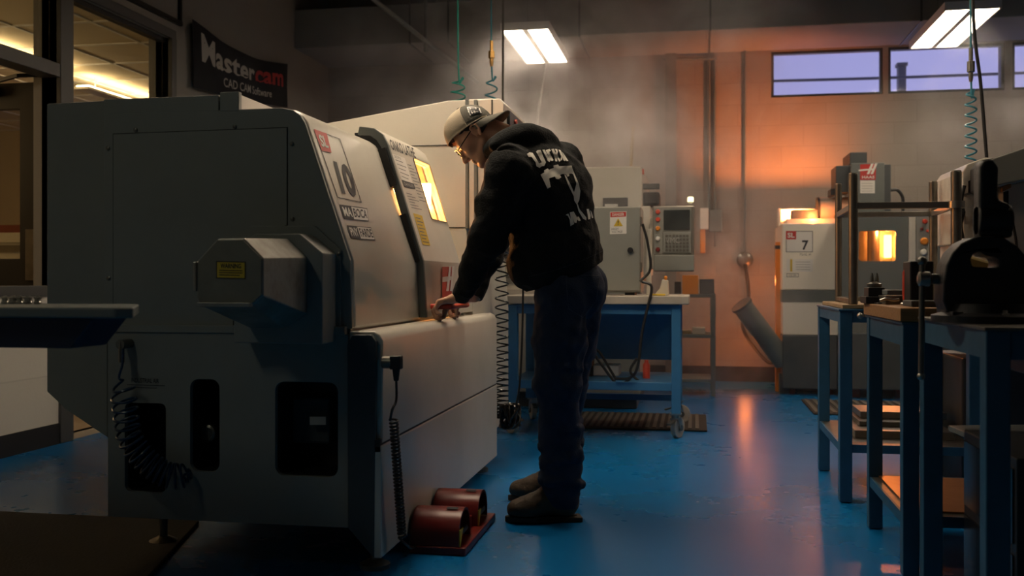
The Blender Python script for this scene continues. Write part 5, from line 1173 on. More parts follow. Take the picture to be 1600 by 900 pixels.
# ---- body: one continuous surface
b = SDF(np.array([-1.25, 3.45, 0.02]), np.array([-0.2, 4.65, 1.72]), 0.0036)
b.cone(pel, wst, 0.14, 0.13, 0.03, NF, 0.75); b.cone(wst, chest, 0.13, 0.15, 0.05, NF, 0.7); b.cone(chest, neckb, 0.15, 0.07, 0.05, NF, 0.7)
for s_, e_, w_ in ((shL, elL, wrL), (shR, elR, wrR)):
    b.cone(neckb - spine * 0.05, s_, 0.06, 0.06, 0.05); b.cone(s_, e_, 0.055, 0.042, 0.03); b.cone(e_, w_, 0.042, 0.028, 0.02)
for h_, k_, a_ in ((hipL, knL, anL), (hipR, knR, anR)):
    b.cone(h_, k_, 0.08, 0.058, 0.04); b.cone(k_, a_, 0.056, 0.038, 0.03); b.cone(a_, a_ - u_ * 0.04 - r_ * 0.1, 0.035, 0.03, 0.02)
# neck, skull, face
b.cone(neckb + spine * 0.0, H(0, -0.045, -0.06), 0.066, 0.060, 0.04)
b.ell(H(0, -0.012, 0.010), hax, (0.075, 0.090, 0.084), 0.02)
b.ell(H(0, 0.030, -0.045), hax, (0.060, 0.060, 0.078), 0.025)
b.ell(H(0, 0.038, -0.100), hax, (0.040, 0.042, 0.034), 0.02)       # jaw
b.ell(H(0, 0.068, -0.122), hax, (0.020, 0.018, 0.017), 0.018)      # chin
for s in (-1, 1):
    b.cone(H(s * 0.055, -0.005, -0.075), H(s * 0.028, 0.058, -0.118), 0.016, 0.014, 0.02)   # jaw line
    b.ell(H(s * 0.042, 0.058, -0.050), hax, (0.020, 0.018, 0.016), 0.02)                   # cheekbone
    b.cone(H(s * 0.008, 0.084, -0.004), H(s * 0.045, 0.070, -0.006), 0.009, 0.007, 0.014)   # brow
    b.ell(H(s * 0.031, 0.088, -0.026), hax, (0.016, 0.010, 0.011), 0.008, '-')             # eye socket
    b.ell(H(s * 0.031, 0.071, -0.026), hax, (0.012, 0.012, 0.012), 0.003)                  # eyeball
    b.cone(H(s * 0.020, 0.084, -0.019), H(s * 0.042, 0.077, -0.021), 0.003, 0.003, 0.004)
b.chain([H(0, 0.083, -0.018), H(0, 0.096, -0.040), H(0, 0.107, -0.060)], [0.0075, 0.009, 0.012], 0.010)
for s in (-1, 1): b.ell(H(s * 0.011, 0.093, -0.064), hax, (0.009, 0.010, 0.008), 0.006)
b.cone(H(-0.016, 0.083, -0.088), H(0.016, 0.083, -0.088), 0.0065, 0.0065, 0.006); b.cone(H(-0.014, 0.082, -0.098), H(0.014, 0.082, -0.098), 0.0075, 0.0075, 0.006)
b.cone(H(-0.02, 0.0925, -0.0925), H(0.02, 0.0925, -0.0925), 0.0018, 0.0018, 0.003, op='-')
for s in (-1, 1):   # ears: rim, lobe and bowl
    e = lambda f, u, o=0.0: H(s * (0.078 + o), -0.012 + f, -0.030 + u)
    rim = [e(0.008, -0.018), e(0.012, 0.004), e(0.006, 0.024, .004), e(-0.010, 0.030, .008), e(-0.022, 0.018, .010), e(-0.020, -0.002, .008), e(-0.008, -0.022, .004)]
    b.chain(rim, [0.004, 0.004, 0.0045, 0.0048, 0.0048, 0.0045, 0.006], 0.003)
    b.ell(e(-0.003, 0.002), hax, (0.006, 0.014, 0.022), 0.004)
# hands
def hand(w, pal, fwd, side, curl_to, rt, sgn):
    # w wrist, pal palm centre, fwd along the hand, side across (towards the index), curl direction
    fwd = fwd / np.linalg.norm(fwd); side = side - fwd * (side @ fwd); side /= np.linalg.norm(side); dn = curl_to - fwd * (curl_to @ fwd); dn = dn - side * (dn @ side); dn /= np.linalg.norm(dn)
    b.cone(w, w + fwd * 0.03, 0.027, 0.027, 0.015, dn, 0.75)
    b.cone(w + fwd * 0.03 - side * 0.012, w + fwd * 0.088 - side * 0.022, 0.019, 0.016, 0.012, dn, 0.75)
    b.cone(w + fwd * 0.03 + side * 0.010, w + fwd * 0.092 + side * 0.020, 0.019, 0.016, 0.012, dn, 0.75)
    for i, (o, L) in enumerate(((0.030, 0.90), (0.010, 1.0), (-0.011, 0.94), (-0.030, 0.76))):
        k0 = w + fwd * (0.092 - 0.004 * abs(i - 1)) + side * o
        p1 = k0 + (fwd * 0.78 + dn * 0.62) * 0.042 * L; p2 = p1 + (fwd * -0.05 + dn * 1.0) * 0.027 * L; p3 = p2 + (fwd * -0.75 + dn * 0.66) * 0.022 * L
        b.chain([k0 - fwd * 0.02, k0, p1, p2, p3], [0.011, 0.0102, 0.0090, 0.0082, 0.0072], 0.0035)
    t0 = w + fwd * 0.035 + side * 0.026; t1 = t0 + fwd * 0.025 + side * 0.018 + dn * 0.016; t2 = t1 + fwd * 0.024 + dn * 0.020 - side * 0.002; t3 = t2 + fwd * 0.008 + dn * 0.022 - side * 0.006
    b.chain([t0, t1, t2, t3], [0.014, 0.0115, 0.0100, 0.0085], 0.006)
HB = np.array([-0.972, 4.10, 0.835])
# left hand closes on the red handle bar (bar runs along Y at x=-0.972, z=0.835)
gL = np.array([-0.952, 4.02, 0.868]); dirL = gL - wrL
hand(wrL, None, np.array([-0.95, -0.12, -0.28]), np.array([0.25, 1.0, 0.0]), np.array([-0.3, 0.0, -1.0]), None, 1)
hand(wrR, None, np.array([-0.95, 0.02, -0.28]), np.array([-0.2, -1.0, 0.0]), np.array([-0.3, 0.0, -1.0]), None, -1)
body = b.mesh('body', M['skin'], man, 2)
# ---- hoodie
hz = SDF(np.array([-1.18, 3.5, 0.78]), np.array([-0.18, 4.72, 1.66]), 0.0050)
hz.cone(pel + spine * 0.05, wst, 0.182, 0.188, 0.05, NF, 0.78)
hz.ell(A_(862, 400, 4.0), (SD, NF, spine), (0.19, 0.168, 0.12), 0.06)
hz.cone(wst, chest, 0.188, 0.192, 0.06, NF, 0.78)
hz.cone(chest, neckb - spine * 0.03, 0.19, 0.105, 0.07, NF, 0.78)
hz.ell(A_(872, 300, 4.05), (SD, NF, spine), (0.16, 0.12, 0.14), 0.06)       # upper back
hz.ell(A_(846, 415, 3.98), (SD, NF, spine), (0.14, 0.10, 0.08), 0.05)       # belly pouch
for s_, e_, w_, q in ((shL, elL, wrL, 1), (shR, elR, wrR, 0)):
    hz.cone(neckb - spine * 0.06, s_, 0.085, 0.088, 0.06); 
    m1 = s_ + (e_ - s_) * 0.5
    hz.cone(s_, m1, 0.090, 0.078, 0.05); hz.cone(m1, e_, 0.078, 0.066, 0.04)
    m2 = e_ + (w_ - e_) * 0.55; m3 = e_ + (w_ - e_) * 0.86
    hz.cone(e_, m2, 0.066, 0.056, 0.03); hz.cone(m2, m3, 0.056, 0.044, 0.02)
# creases at the elbows and waist, bunched
rs = np.random.RandomState(7)
for s_, e_, w_ in ((shL, elL, wrL), (shR, elR, wrR)):
    ax = (w_ - s_); ax /= np.linalg.norm(ax)
    for i in range(13):
        t = -0.10 + 0.33 * i / 13; c = (e_ + (w_ - e_) / np.linalg.norm(w_ - e_) * t) if t > 0 else (e_ + (e_ - s_) / np.linalg.norm(e_ - s_) * t)
        rr = 0.060 - 0.035 * max(0, t) / 0.3
        d1 = np.cross(ax, rs.normal(size=3)); d1 /= np.linalg.norm(d1); d2 = np.cross(ax, d1)
        p = [c + (d1 * math.cos(a) + d2 * math.sin(a)) * rr * 1.02 + ax * 0.02 * math.sin(a * 1.3 + i) for a in np.linspace(0, 3.4, 7)]
        hz.chain(p, [0.003, 0.007, 0.010, 0.011, 0.009, 0.006, 0.002], 0.016)
for i in range(12):     # drape folds running from the armpit towards the hem
    a0 = rs.uniform(-2.6, 2.6); z0, z1 = rs.uniform(0.1, 0.45), rs.uniform(0.5, 0.95)
    pts = []
    for t in np.linspace(0, 1, 7):
        u = z0 + (z1 - z0) * t; c = neckb + (pel - neckb) * u; a = a0 + 0.35 * math.sin(2 * t + i)
        pts.append(c + (SD * math.cos(a) * 0.186 + NF * math.sin(a) * 0.146))
    hz.chain(pts, [0.002, 0.010, 0.017, 0.020, 0.017, 0.010, 0.002], 0.028)
hz.noise(0.0045, 22, 3); hz.noise(0.0022, 50, 5)
# hood lying on the shoulders behind the neck
hd_ = np.array(NF)
hc = A_(828, 226, 4.0)
ring = []
for a in np.linspace(-2.55, 2.55, 13):
    # starts at the throat, goes round the back
    c = A_(800, 228, 3.98); back = -NF * 0.7 + spine * 0.05
    q = c + SD * math.sin(a) * 0.088 - (FT * math.cos(a)) * 0.088 + u_ * (0.030 * math.cos(a)) + u_ * 0.0
    ring.append(q + f_ * 0.03)
rr = [0.026, 0.030, 0.034, 0.040, 0.046, 0.050, 0.052, 0.050, 0.046, 0.040, 0.034, 0.030, 0.026]
hz.chain(ring, rr, 0.02)
hz.ell(A_(842, 222, 4.02), (SD, FT, u_), (0.092, 0.072, 0.048), 0.03)
hz.cone(A_(806, 206, 3.95), A_(852, 216, 4.0), 0.026, 0.034, 0.02); hz.cone(A_(800, 206, 4.05), A_(850, 214, 4.08), 0.026, 0.034, 0.02)
hz.cone(A_(772, 228, 3.90), A_(812, 212, 3.89), 0.020, 0.020, 0.02)
hz.chain([A_(762, 246, 3.87), A_(785, 232, 3.80), A_(812, 230, 3.78), A_(845, 240, 3.80), A_(872, 246, 3.9)], [0.012, 0.014, 0.016, 0.014, 0.008], 0.012, op='-')
# room for the neck
hz.cone(H(0, -0.03, -0.03), H(0, -0.05, -0.115), 0.078, 0.070, 0.01, op='-')
# hem
hp1 = A_(830, 449, 4.0); hp2 = A_(944, 408, 4.0); hv = hp2 - hp1; hn = np.cross(hv, f_ + 0.12 * u_); hn /= np.linalg.norm(hn)
if hn[2] > 0: hn = -hn
hz.plane(hp1, hn)
# cut cuffs
def cutball(e_, w_):
    ax = (w_ - e_) / np.linalg.norm(w_ - e_); return ax
hoodie = hz.mesh('hoodie', M['hoodie'], man, 3)
def ring_band(name, cpts, r, rad, m_, flat=None):
    mb = MB(); mb.tube([Vector(p) for p in cpts], r, 24, rad); return mb.build(name, m_, hoodie, smooth=True)
for e_, w_ in ((elL, wrL), (elR, wrR)):
    ax = (w_ - e_) / np.linalg.norm(w_ - e_); c = w_ - ax * 0.052
    mb = MB(); n = 40; prof = []
    for i, (h_, r__) in enumerate(((-0.012, 0.034), (0.0, 0.042), (0.03, 0.040), (0.056, 0.037), (0.062, 0.034), (0.060, 0.026))): prof.append((h_, r__))
    cb_ = mb.lathe(Vector(c), Vector(ax), prof, n).build('cuff', mat('ribbed cuff', (0.006, 0.008, 0.009), 0.9, bump=0.6, bscale=160), hoodie, smooth=True)
# ---- jeans
jn = SDF(np.array([-0.95, 3.55, 0.05]), np.array([-0.22, 4.55, 1.08]), 0.0050)
jn.cone(pel, pel + spine * 0.06, 0.158, 0.150, 0.04, FH, 0.80)
jn.ell(A_(908, 452, 3.97), (SH, FH, u_), (0.095, 0.098, 0.11), 0.03); jn.ell(A_(912, 448, 4.12), (SH, FH, u_), (0.095, 0.095, 0.11), 0.03)
for h_, k_, a_, ex in ((hipL, knL, anL, 0), (hipR, knR, anR, 0)):
    m1 = h_ + (k_ - h_) * 0.5
    jn.cone(h_, m1, 0.108, 0.100, 0.03); jn.cone(m1, k_, 0.100, 0.086, 0.03)
    m2 = k_ + (a_ - k_) * 0.5
    jn.cone(k_, m2, 0.086, 0.079, 0.03); jn.cone(m2, a_ + u_ * 0.01, 0.079, 0.075, 0.02)
    # folds: long diagonal ones at thigh, tight ones behind the knee, stacked rings over the boot
    for i in range(9):
        t = 0.84 + 0.24 * i / 9; c = h_ + (k_ - h_) * t if t < 1 else k_ + (a_ - k_) * (t - 1)
        ph = rs.uniform(0, 6.28)
        p = [c + (r_ * math.cos(a + ph) + f_ * math.sin(a + ph)) * 0.082 + u_ * (0.020 * math.sin(a + i)) for a in np.linspace(0, 2.6, 6)]
        jn.chain(p, [0.004, 0.011, 0.016, 0.016, 0.011, 0.004], 0.012)
    for i in range(12):
        t = 0.42 + 0.56 * i / 12; c = k_ + (a_ - k_) * t; ph = rs.uniform(0, 6.28)
        p = [c + (r_ * math.cos(a + ph) + f_ * math.sin(a + ph)) * (0.074) + u_ * (0.018 * math.sin(a * 1.4 + i)) for a in np.linspace(0, 3.4, 7)]
        jn.chain(p, [0.004, 0.011, 0.016, 0.018, 0.015, 0.010, 0.004], 0.011)
    for i in range(5):
        ph = rs.uniform(-1.2, 2.0); p = []
        for t in np.linspace(0.1, 0.85, 6): c = h_ + (k_ - h_) * t; p.append(c + (r_ * math.cos(ph + t * 1.3) - f_ * math.sin(ph + t * 1.3)) * (0.098 - 0.016 * t))
        jn.chain(p, [0.004, 0.011, 0.017, 0.017, 0.011, 0.004], 0.016)
jn.noise(0.0035, 26, 9); jn.noise(0.0018, 60, 11)
jn.plane(anL - u_ * 0.045, -u_)
jeans = jn.mesh('jeans', M['denim'], man, 2)
# pocket and seams laid on the jeans
def project(mb, uvs, fs, m_obj, off=0.0025):
    bvh = project.cache.get(m_obj.name)
    if bvh is None:
        dg = bpy.context.evaluated_depsgraph_get(); ev = m_obj.evaluated_get(dg); me = ev.to_mesh()
        bvh = BVHTree.FromPolygons([v.co.copy() for v in me.vertices], [tuple(p.vertices) for p in me.polygons]); ev.to_mesh_clear(); project.cache[m_obj.name] = bvh
    vs = []; ok = []
    for (x, y) in uvs:
        r = ray(x, y).normalized(); h = bvh.ray_cast(C0, r, 8)
        if h[0] is None or (h[0] - C0).length > 4.6: vs.append(None)
        else:
            n = h[1] if h[1].dot(r) < 0 else -h[1]
            vs.append(h[0] + n * off)
    keep = [f for f in fs if all(vs[i] is not None for i in f)]
    keep = [f for f in keep if max((vs[f[i]] - vs[f[i - 1]]).length for i in range(len(f))) < 0.05]
    mb.add([v if v is not None else Vector((0, 0, 0)) for v in vs], keep)
    used = set(i for f in mb.f for i in f); return mb
project.cache = {}
def dense(poly, holes=(), step=1.6):
    loops = [poly] + list(holes); flat = [p for l in loops for p in l]
    tr = tessellate_polygon([[Vector((x, y, 0)) for x, y in l] for l in loops])
    bm = bmesh.new(); vs = [bm.verts.new((x, y, 0)) for x, y in flat]
    for t in tr:
        try: bm.faces.new([vs[i] for i in t])
        except ValueError: pass
    for _ in range(6):
        es = [e for e in bm.edges if e.calc_length() > step * 2]
        if not es: break
        bmesh.ops.subdivide_edges(bm, edges=es, cuts=1, use_grid_fill=False); bmesh.ops.triangulate(bm, faces=bm.faces)
    bm.verts.index_update(); r = [(v.co.x, v.co.y) for v in bm.verts], [tuple(v.index for v in f.verts) for f in bm.faces]; bm.free(); return r
def stroke(pts, w):
    L = []; R = []
    for i, p in enumerate(pts):
        a = pts[max(0, i - 1)]; c = pts[min(len(pts) - 1, i + 1)]; dx, dy = c[0] - a[0], c[1] - a[1]; l = math.hypot(dx, dy) or 1
        L.append((p[0] - dy / l * w / 2, p[1] + dx / l * w / 2)); R.append((p[0] + dy / l * w / 2, p[1] - dx / l * w / 2))
    return L + R[::-1]
def clean(mb):
    used = sorted(set(i for f in mb.f for i in f)); mp = {j: i for i, j in enumerate(used)}; mb.v = [mb.v[i] for i in used]; mb.f = [tuple(mp[i] for i in f) for f in mb.f]; return mb
mb = MB()
for pts in ([(884, 431), (905, 430), (936, 431)], [(884, 431), (886, 460), (888, 482), (910, 496), (931, 470), (937, 431)]):
    uv, fs = dense(stroke(pts, 0.9)); project(mb, uv, fs, jeans, 0.002)
M['stitch'] = mat('denim stitching', (0.035, 0.05, 0.085), 0.85)
clean(mb).build('back_pocket_stitch', M['stitch'], jeans)
# ---- hoodie print
mb = MB()
def hp_poly(poly, holes=()):
    uv, fs = dense([(810 + x / 6, 220 + y / 6) for x, y in poly], [[(810 + x / 6, 220 + y / 6) for x, y in h] for h in holes], 1.2); project(mb, uv, fs, hoodie, 0.0025)
hp_poly([(78, 128), (100, 112), (132, 118), (190, 215), (215, 205), (165, 105), (180, 92), (205, 90), (255, 205), (240, 238), (215, 240), (195, 255), (165, 240), (158, 205), (120, 155), (92, 155)])
hp_poly([(222, 88), (242, 86), (300, 188), (288, 202), (272, 190), (262, 165)])
hp_poly([(252, 92), (290, 80), (300, 98), (285, 108), (325, 185), (312, 196), (296, 180)])
hp_poly([(305, 82), (328, 78), (345, 118), (352, 108), (338, 80), (360, 82), (368, 105), (362, 128), (395, 190), (380, 200), (352, 150), (362, 195), (345, 198), (328, 140)])
hp_poly([(372, 86), (392, 92), (440, 185), (432, 196), (418, 185), (408, 160), (405, 190), (392, 178), (398, 150)])
hp_poly([(404, 106), (425, 130), (465, 192), (448, 196), (430, 165)])
# rifle shaped top bar of the 7
hp_poly([(205, 320), (240, 300), (238, 280), (272, 262), (284, 275), (330, 255), (325, 235), (368, 225), (378, 242), (430, 238), (496, 236), (500, 258), (535, 340), (560, 400), (576, 470), (566, 560), (552, 590), (570, 640), (632, 720), (632, 748), (600, 730), (560, 660), (545, 600), (520, 560), (516, 520), (470, 430), (425, 316), (440, 322), (520, 485), (540, 400), (512, 320), (498, 310), (472, 312), (474, 332), (458, 340), (444, 318), (412, 312), (385, 322), (398, 345), (372, 362), (350, 358), (340, 338), (285, 355), (300, 435), (270, 450), (232, 370)])
hp_poly([(440, 695), (465, 682), (490, 735), (478, 672), (515, 664), (552, 735), (545, 715), (560, 712), (580, 748), (560, 752), (548, 740), (540, 770), (522, 768), (505, 720), (520, 780), (486, 798), (478, 740), (462, 705)])
hp_poly([(634, 640), (655, 638), (672, 700), (668, 735), (650, 740), (645, 700)])
hp_poly([(668, 650), (680, 665), (696, 722), (684, 728)])
clean(mb).build('back_print', M['whiteprint'], hoodie)
# hem band seam and shoulder seam
M['seamcloth'] = mat('hoodie seam', (0.018, 0.022, 0.024), 0.9)
mb = MB()
for pts in ([(826, 432), (860, 424), (900, 411), (942, 392)],):
    uv, fs = dense(stroke(pts, 0.8)); project(mb, uv, fs, hoodie, 0.002)
clean(mb).build('hem_seam', M['seamcloth'], hoodie)
# ---- boots
def boot(an, name, toe_dir, label=None):
    t = toe_dir / np.linalg.norm(toe_dir); sd_ = np.cross(t, u_); g = np.array([an[0], an[1], 0.0])
    def Pn(f, s, z): return g + t * f + sd_ * s + u_ * z
    lo = g + np.minimum(t * 0.24, -t * 0.12) - 0.1; hi = g + np.maximum(t * 0.24, -t * 0.12) + 0.1; lo[2] = -0.01; hi[2] = 0.26
    q = SDF(lo, hi, 0.0036)
    q.cone(Pn(-0.035, 0, 0.15), Pn(-0.03, 0, 0.24), 0.052, 0.056, 0.02); q.cone(Pn(-0.04, 0, 0.065), Pn(-0.035, 0, 0.15), 0.044, 0.050, 0.02)
    q.cone(Pn(-0.03, 0, 0.075), Pn(0.08, 0, 0.060), 0.048, 0.044, 0.03); q.cone(Pn(0.0, 0, 0.13), Pn(0.09, 0, 0.075), 0.040, 0.036, 0.03)
    q.ell(Pn(0.138, 0, 0.052), (t, sd_, u_), (0.062, 0.050, 0.042), 0.025)
    q.cone(Pn(0.11, -0.006, 0.055), Pn(0.10, 0.006, 0.055), 0.046, 0.046, 0.02)
    q.chain([Pn(0.095, -0.044, 0.05), Pn(0.10, -0.03, 0.085), Pn(0.10, 0, 0.096), Pn(0.10, 0.03, 0.085), Pn(0.095, 0.044, 0.05)], [0.004] * 5, 0.008)
    q.chain([Pn(-0.02, -0.052, 0.06), Pn(0.0, -0.05, 0.10), Pn(-0.02, -0.052, 0.14)], [0.003] * 3, 0.008)
    q.noise(0.0015, 60, 2); q.plane(Pn(0, 0, 0.028), -u_)
    o = q.mesh(name, M['boot'], man, 2)
    out = []
    for a in np.linspace(0, 2 * math.pi, 40, endpoint=False):
        c, s = math.cos(a), math.sin(a); f = 0.062 + 0.144 * c; wd = 0.050 if c > 0 else 0.043
        wd *= (0.86 + 0.14 * math.cos((f - 0.1) * 14))
        out.append((f, s * wd * 0.95 * (1 - 0.25 * abs(c) ** 6)))
    MB().prism(out, lambda f, s: Vector(Pn(f, s, 0.002)), lambda f, s: Vector(Pn(f, s, 0.026))).build('sole', M['sole'], o, bevel=0.004)
    MB().prism([(-0.098, -0.04), (-0.02, -0.04), (-0.02, 0.04), (-0.098, 0.04)], lambda f, s: Vector(Pn(f, s * .9, 0.0)), lambda f, s: Vector(Pn(f, s * .9, 0.02))).build('heel', M['sole'], o, bevel=0.004)
    for i in range(4):
        f = 0.082 - i * 0.022; z = 0.098 + i * 0.018
        MB().tube([Vector(Pn(f, -0.034, z - 0.012)), Vector(Pn(f + 0.004, 0, z + 0.006)), Vector(Pn(f - 0.006, 0.034, z - 0.012))], 0.0032, 6).build('lace', M['woodpale'], o, smooth=True)
    return o
dl = -r_ * 0.98 - f_ * 0.10
boot(A_(870, 760, 3.93), 'boot', dl); boot(A_(868, 750, 4.27), 'boot', -r_ * 0.99 + f_ * 0.12)
# ---- hair
CU_ = math.sin(math.radians(33)) * HFl + math.cos(math.radians(33)) * u_; CC_ = A_(736, 208, 4.07)
hr = SDF(HC - 0.16, HC + 0.16, 0.0036)
hr.ell(H(0, -0.018, 0.010), hax, (0.081, 0.094, 0.092), 0.01)
hr.plane(H(0, 0.050, 0), HF)                       # no hair on the face
hr.cone(H(-0.10, 0.052, -0.062), H(0.10, 0.052, -0.062), 0.072, 0.072, 0.01, op='-')
hr.cone(H(-0.10, 0.01, -0.105), H(0.10, 0.01, -0.105), 0.062, 0.062, 0.01, op='-')
hr.plane(CC_ + CU_ * 0.013, CU_); hr.noise(0.0012, 160, 4)
hr.mesh('hair', M['hair'], body, 1)
tf = MB(); 
for i in range(26):
    s = (i / 25 - 0.5) * 0.05; a = H(s, 0.082, 0.036); 
    tf.tube([Vector(a - HF * 0.01), Vector(a + HF * 0.012 + HU * 0.004), Vector(a + HF * (0.018 + 0.006 * math.sin(i * 2.1)) - HU * 0.012)], 0.003, 5, [0.003, 0.0026, 0.0008])
tf.build('hair_tuft', M['hair'], body, smooth=True)
# ---- glasses
gl = MB()
for s in (-1, 1):
    c = H(s * 0.032, 0.104, -0.028); P = []
    for a in np.linspace(0, 2 * math.pi, 21): P.append(Vector(c + HS * math.cos(a) * 0.026 + HU * math.sin(a) * 0.019 - HF * 0.012 * abs(math.cos(a)) * (1 if s * math.cos(a) > 0 else 0)))
    gl.tube(P, 0.0022, 6); gl.tube([Vector(H(s * 0.058, 0.092, -0.022)), Vector(H(s * 0.074, 0.05, -0.020)), Vector(H(s * 0.080, 0.0, -0.014)), Vector(H(s * 0.080, -0.02, -0.026))], 0.0022, 6)
gl.tube([Vector(H(-0.007, 0.106, -0.022)), Vector(H(0, 0.108, -0.019)), Vector(H(0.007, 0.106, -0.022))], 0.0022, 6)
go = gl.build('glasses', M['blackgloss'], body, smooth=True)
for s in (-1, 1):
    c = H(s * 0.032, 0.103, -0.028); MB().add([Vector(c + HS * math.cos(a) * 0.025 + HU * math.sin(a) * 0.018 - HF * 0.006 * abs(math.cos(a))) for a in np.linspace(0, 2 * math.pi, 20, endpoint=False)], [tuple(range(20))]).build('lens', glassmat('lens', (0.9, 0.9, 0.9), 0.15), go)
# ---- backward cap: built in its own frame (CU up through the button, CB towards the bill)
c32 = math.radians(33)
CB = math.cos(c32) * (-HFl) + math.sin(c32) * u_; CU = math.sin(c32) * HFl + math.cos(c32) * u_; CS = np.cross(CU, CB)
q_ = math.radians(12); CB, CS = CB * math.cos(q_) + CS * math.sin(q_) * (1 if CS @ (-f_) > 0 else -1), None
CS = np.cross(CU, CB)
CC = A_(736, 208, 4.07)
def Cp(b_, s, u): return Vector(CC + CB * b_ + CS * s + CU * u)
U0, RB, RS, RU = 0.010, 0.108, 0.090, 0.101
def cappt(b_, e, off=0.0):
    q = max(0.0, 1 - (abs(b_) / RB) ** 2.3); w_ = q ** 0.5; h_ = q ** 0.5
    return Cp(b_ * (1 + off / RB), math.cos(e) * (RS * w_ + off), U0 + (math.sin(e) ** 0.9) * (RU * h_ + off))
def capgrid(b0, b1, e0, e1, off, name, m_, n=16, k=20, thick=0.003):
    v = []; f = []
    for i in range(n + 1):
        t = i / n
        bb = b0 + (b1 - b0) * t
        for j in range(k + 1): v.append(cappt(bb, e0 + (e1 - e0) * j / k, off))
    for i in range(n):
        for j in range(k): q = i * (k + 1) + j; f.append((q, q + k + 1, q + k + 2, q + 1))
    o = MB().add(v, f).build(name, m_, None, smooth=True)
    if thick: x = o.modifiers.new('thick', 'SOLIDIFY'); x.thickness = thick
    return o
pa = math.radians(62); BSP = 0.030
capo = capgrid(-RB * 0.9995, BSP, 0.001, math.pi - 0.001, 0, 'cap', M['cap_beige'], 26); capo.parent = man
capgrid(BSP, RB * 0.9995, 0.001, math.pi - 0.001, 0.0006, 'cap_front_panel', M['cap_grey'], 16).parent = capo
MB().tube([cappt(BSP, e, 0.002) for e in np.linspace(0.001, math.pi - 0.001, 30)], 0.0016, 6).build('panel_seam', M['cap_beige'], capo, smooth=True)
for sg in (-1, 1):
    MB().tube([Cp(bb, sg * RS * max(0, 1 - (abs(bb) / RB) ** 2.3) ** 0.5 * 1.008, U0) for bb in np.linspace(-RB, RB, 40)], 0.0024, 6).build('cap_band', M['cap_beige'], capo, smooth=True)
MB().lathe(cappt(0.01, math.pi / 2, 0.0), Vector(CU), [(0, 0.008), (0.004, 0.007), (0.006, 0.002)], 14).build('cap_button', M['cap_grey'], capo, smooth=True)
# bill: curved sheet leaving the front panel, drooping at its tip
vs = []; fs = []; n, m = 20, 8
for i in range(n + 1):
    g = -1 + 2 * i / n; s = g * 0.082
    b0 = RB * (1 - (abs(s) / RS) ** 2 * 0.98) ** (1 / 2.3) if abs(s) < RS else 0.03
    for j in range(m + 1):
        t = j / m; ext = 0.078 * max(0, 1 - abs(g) ** 2.6) ** 0.5 * t; ss = s * (1 - 0.05 * t)
        vs.append(Cp(b0 - 0.002 + ext, ss, U0 - 0.36 * ext - 5.0 * ss * ss * (0.15 + 0.85 * t)))
for i in range(n):
    for j in range(m): k = i * (m + 1) + j; fs.append((k, k + m + 1, k + m + 2, k + 1))
bl = MB().add(vs, fs).build('cap_bill', M['cap_grey'], capo, smooth=True); s3 = bl.modifiers.new('thick', 'SOLIDIFY'); s3.thickness = 0.004
# patch on the front panel
sd_near = np.array(CS) @ (-f_) > 0
def cappatch(b0, b1, e0, e1, off, name, m_, n=8):
    if not sd_near: e0, e1 = math.pi - e0, math.pi - e1
    capgrid(b0, b1, e0, e1, off, name, m_, n, n, 0).parent = capo
cappatch(0.060, 0.096, 0.30, 0.92, 0.0025, 'cap_patch', M['white'])
cappatch(0.063, 0.093, 0.30, 0.55, 0.0032, 'patch_print', M['ink']); cappatch(0.063, 0.093, 0.59, 0.84, 0.0032, 'patch_print', M['ink'])
for (b0, b1, e0, e1) in ((0.068, 0.089, 0.39, 0.43), (0.077, 0.080, 0.34, 0.51), (0.068, 0.071, 0.34, 0.51), (0.068, 0.089, 0.70, 0.74), (0.068, 0.071, 0.63, 0.80), (0.084, 0.087, 0.63, 0.80)):
    cappatch(b0, b1, e0, e1, 0.0040, 'patch_emblem', M['white'], 3)
# ================================================================= GLOW OF THE FAR MACHINES AND THE HAZE
def plight(name, loc, e, col, r=0.05, kind='POINT', rot=None, size=None, spot=None):
    d = bpy.data.lights.new(name, kind); d.energy = e; d.color = col
    if kind == 'AREA': d.size = size or 0.2
    else: d.shadow_soft_size = r
    if spot: d.spot_size = spot[0]; d.spot_blend = spot[1]
    o = bpy.data.objects.new(name, d); COL.objects.link(o); o.location = loc
    if rot is not None: o.rotation_euler = rot
    return o
# invisible lights without lamp bodies, for the orange glow by the white lathe
plight('lathe_top_glow', (wx0 + 0.17, 8.90, zt + 0.065), 125, ORANGE, 0.025, 'SPOT', Vector((-0.25, 0.74, 0.62)).to_track_quat('-Z', 'Y').to_euler(), spot=(2.1, 0.9))
plight('tray_glow', (wx0 + 0.26, 8.66, zt + 0.07), 4, ORANGE, 0.02)
plight('behind_lathe_glow', (wx0 - 0.12, 9.25, 0.95), 2.5, ORANGE, 0.04)
plight('mill_back_glow', (0.45, 9.2, 0.35), 3, ORANGE, 0.05)
plight('mill_chamber_glow', (w0.x + 0.25, GY + 0.2, 1.35), 16, ORANGE, 0.03)
plight('lathe_chamber_glow', (-1.27, 4.40, 1.31), 24, (1.0, 0.40, 0.11), 0.04)
plight('office_fill', (-5.6, 4.6, 2.0), 32, (1.0, 0.66, 0.3), 0.3)
plight('shelf_glow', (0.12, 8.7, 1.0), 2.0, ORANGE, 0.03)
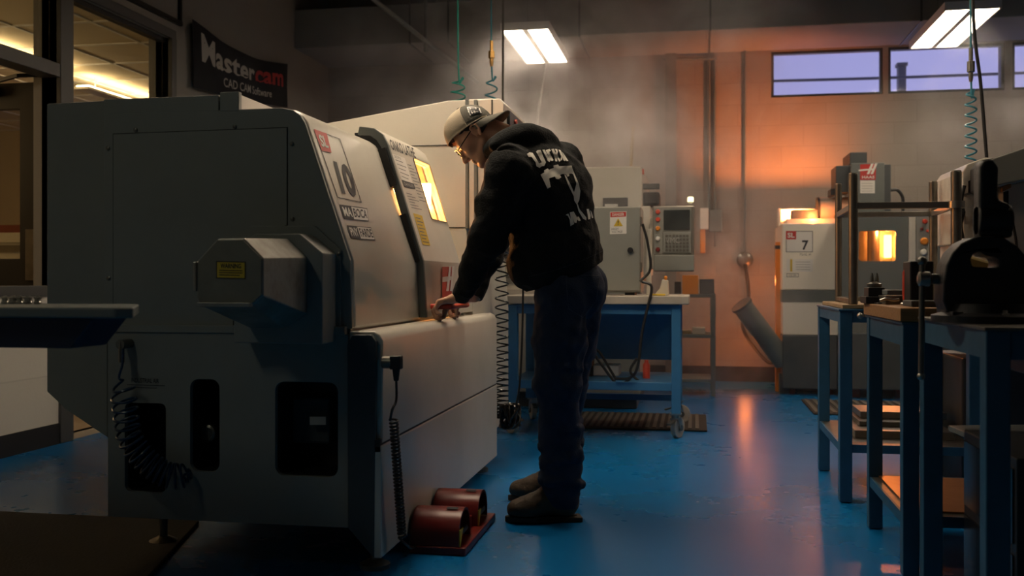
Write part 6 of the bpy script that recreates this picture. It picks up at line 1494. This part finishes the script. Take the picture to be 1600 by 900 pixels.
# mist: one drifting body of haze in the rear half of the shop
hm = bpy.data.materials.new('shop mist'); hm.use_nodes = True; t = hm.node_tree; t.nodes.clear()
o = t.nodes.new('ShaderNodeOutputMaterial'); v = t.nodes.new('ShaderNodeVolumePrincipled')
v.inputs['Color'].default_value = (0.85, 0.85, 0.88, 1); v.inputs['Anisotropy'].default_value = 0.2
tcx = t.nodes.new('ShaderNodeTexCoord'); nz = t.nodes.new('ShaderNodeTexNoise'); nz.inputs['Scale'].default_value = 1.7; nz.inputs['Detail'].default_value = 4; nz.inputs['Roughness'].default_value = 0.55; nz.inputs['Distortion'].default_value = 0.6
rp = t.nodes.new('ShaderNodeMapRange'); rp.inputs[1].default_value = 0.50; rp.inputs[2].default_value = 0.68; rp.inputs[3].default_value = 0.03; rp.inputs[4].default_value = 0.95
t.links.new(tcx.outputs['Object'], nz.inputs['Vector']); t.links.new(nz.outputs['Fac'], rp.inputs[0]); prev = None
for c, r0, r1 in (((-1.0, 7.9, 2.4), 0.9, 2.1), ((-0.1, 8.4, 0.6), 0.5, 1.2), ((-2.3, 8.3, 2.7), 0.3, 1.2), ((2.3, 8.4, 2.3), 0.1, 0.7)):
    ds = t.nodes.new('ShaderNodeVectorMath'); ds.operation = 'DISTANCE'; ds.inputs[1].default_value = c; t.links.new(tcx.outputs['Object'], ds.inputs[0])
    m_ = t.nodes.new('ShaderNodeMapRange'); m_.inputs[1].default_value = r0; m_.inputs[2].default_value = r1; m_.inputs[3].default_value = 1.0; m_.inputs[4].default_value = 0.03; t.links.new(ds.outputs['Value'], m_.inputs[0])
    if prev is None: prev = m_.outputs[0]
    else:
        x_ = t.nodes.new('ShaderNodeMath'); x_.operation = 'MAXIMUM'; t.links.new(prev, x_.inputs[0]); t.links.new(m_.outputs[0], x_.inputs[1]); prev = x_.outputs[0]
ml = t.nodes.new('ShaderNodeMath'); ml.operation = 'MULTIPLY'; t.links.new(rp.outputs[0], ml.inputs[0]); t.links.new(prev, ml.inputs[1])
t.links.new(ml.outputs[0], v.inputs['Density']); t.links.new(v.outputs[0], o.inputs['Volume'])
hz_ = MB().box(XL + 0.01, 2.6, 5.65, YB - 0.15, 0.02, SZ - 0.01).build('drifting_mist', hm)
tag(hz_, 'thin grey machining mist drifting through the rear of the workshop', 'mist', kind='stuff')
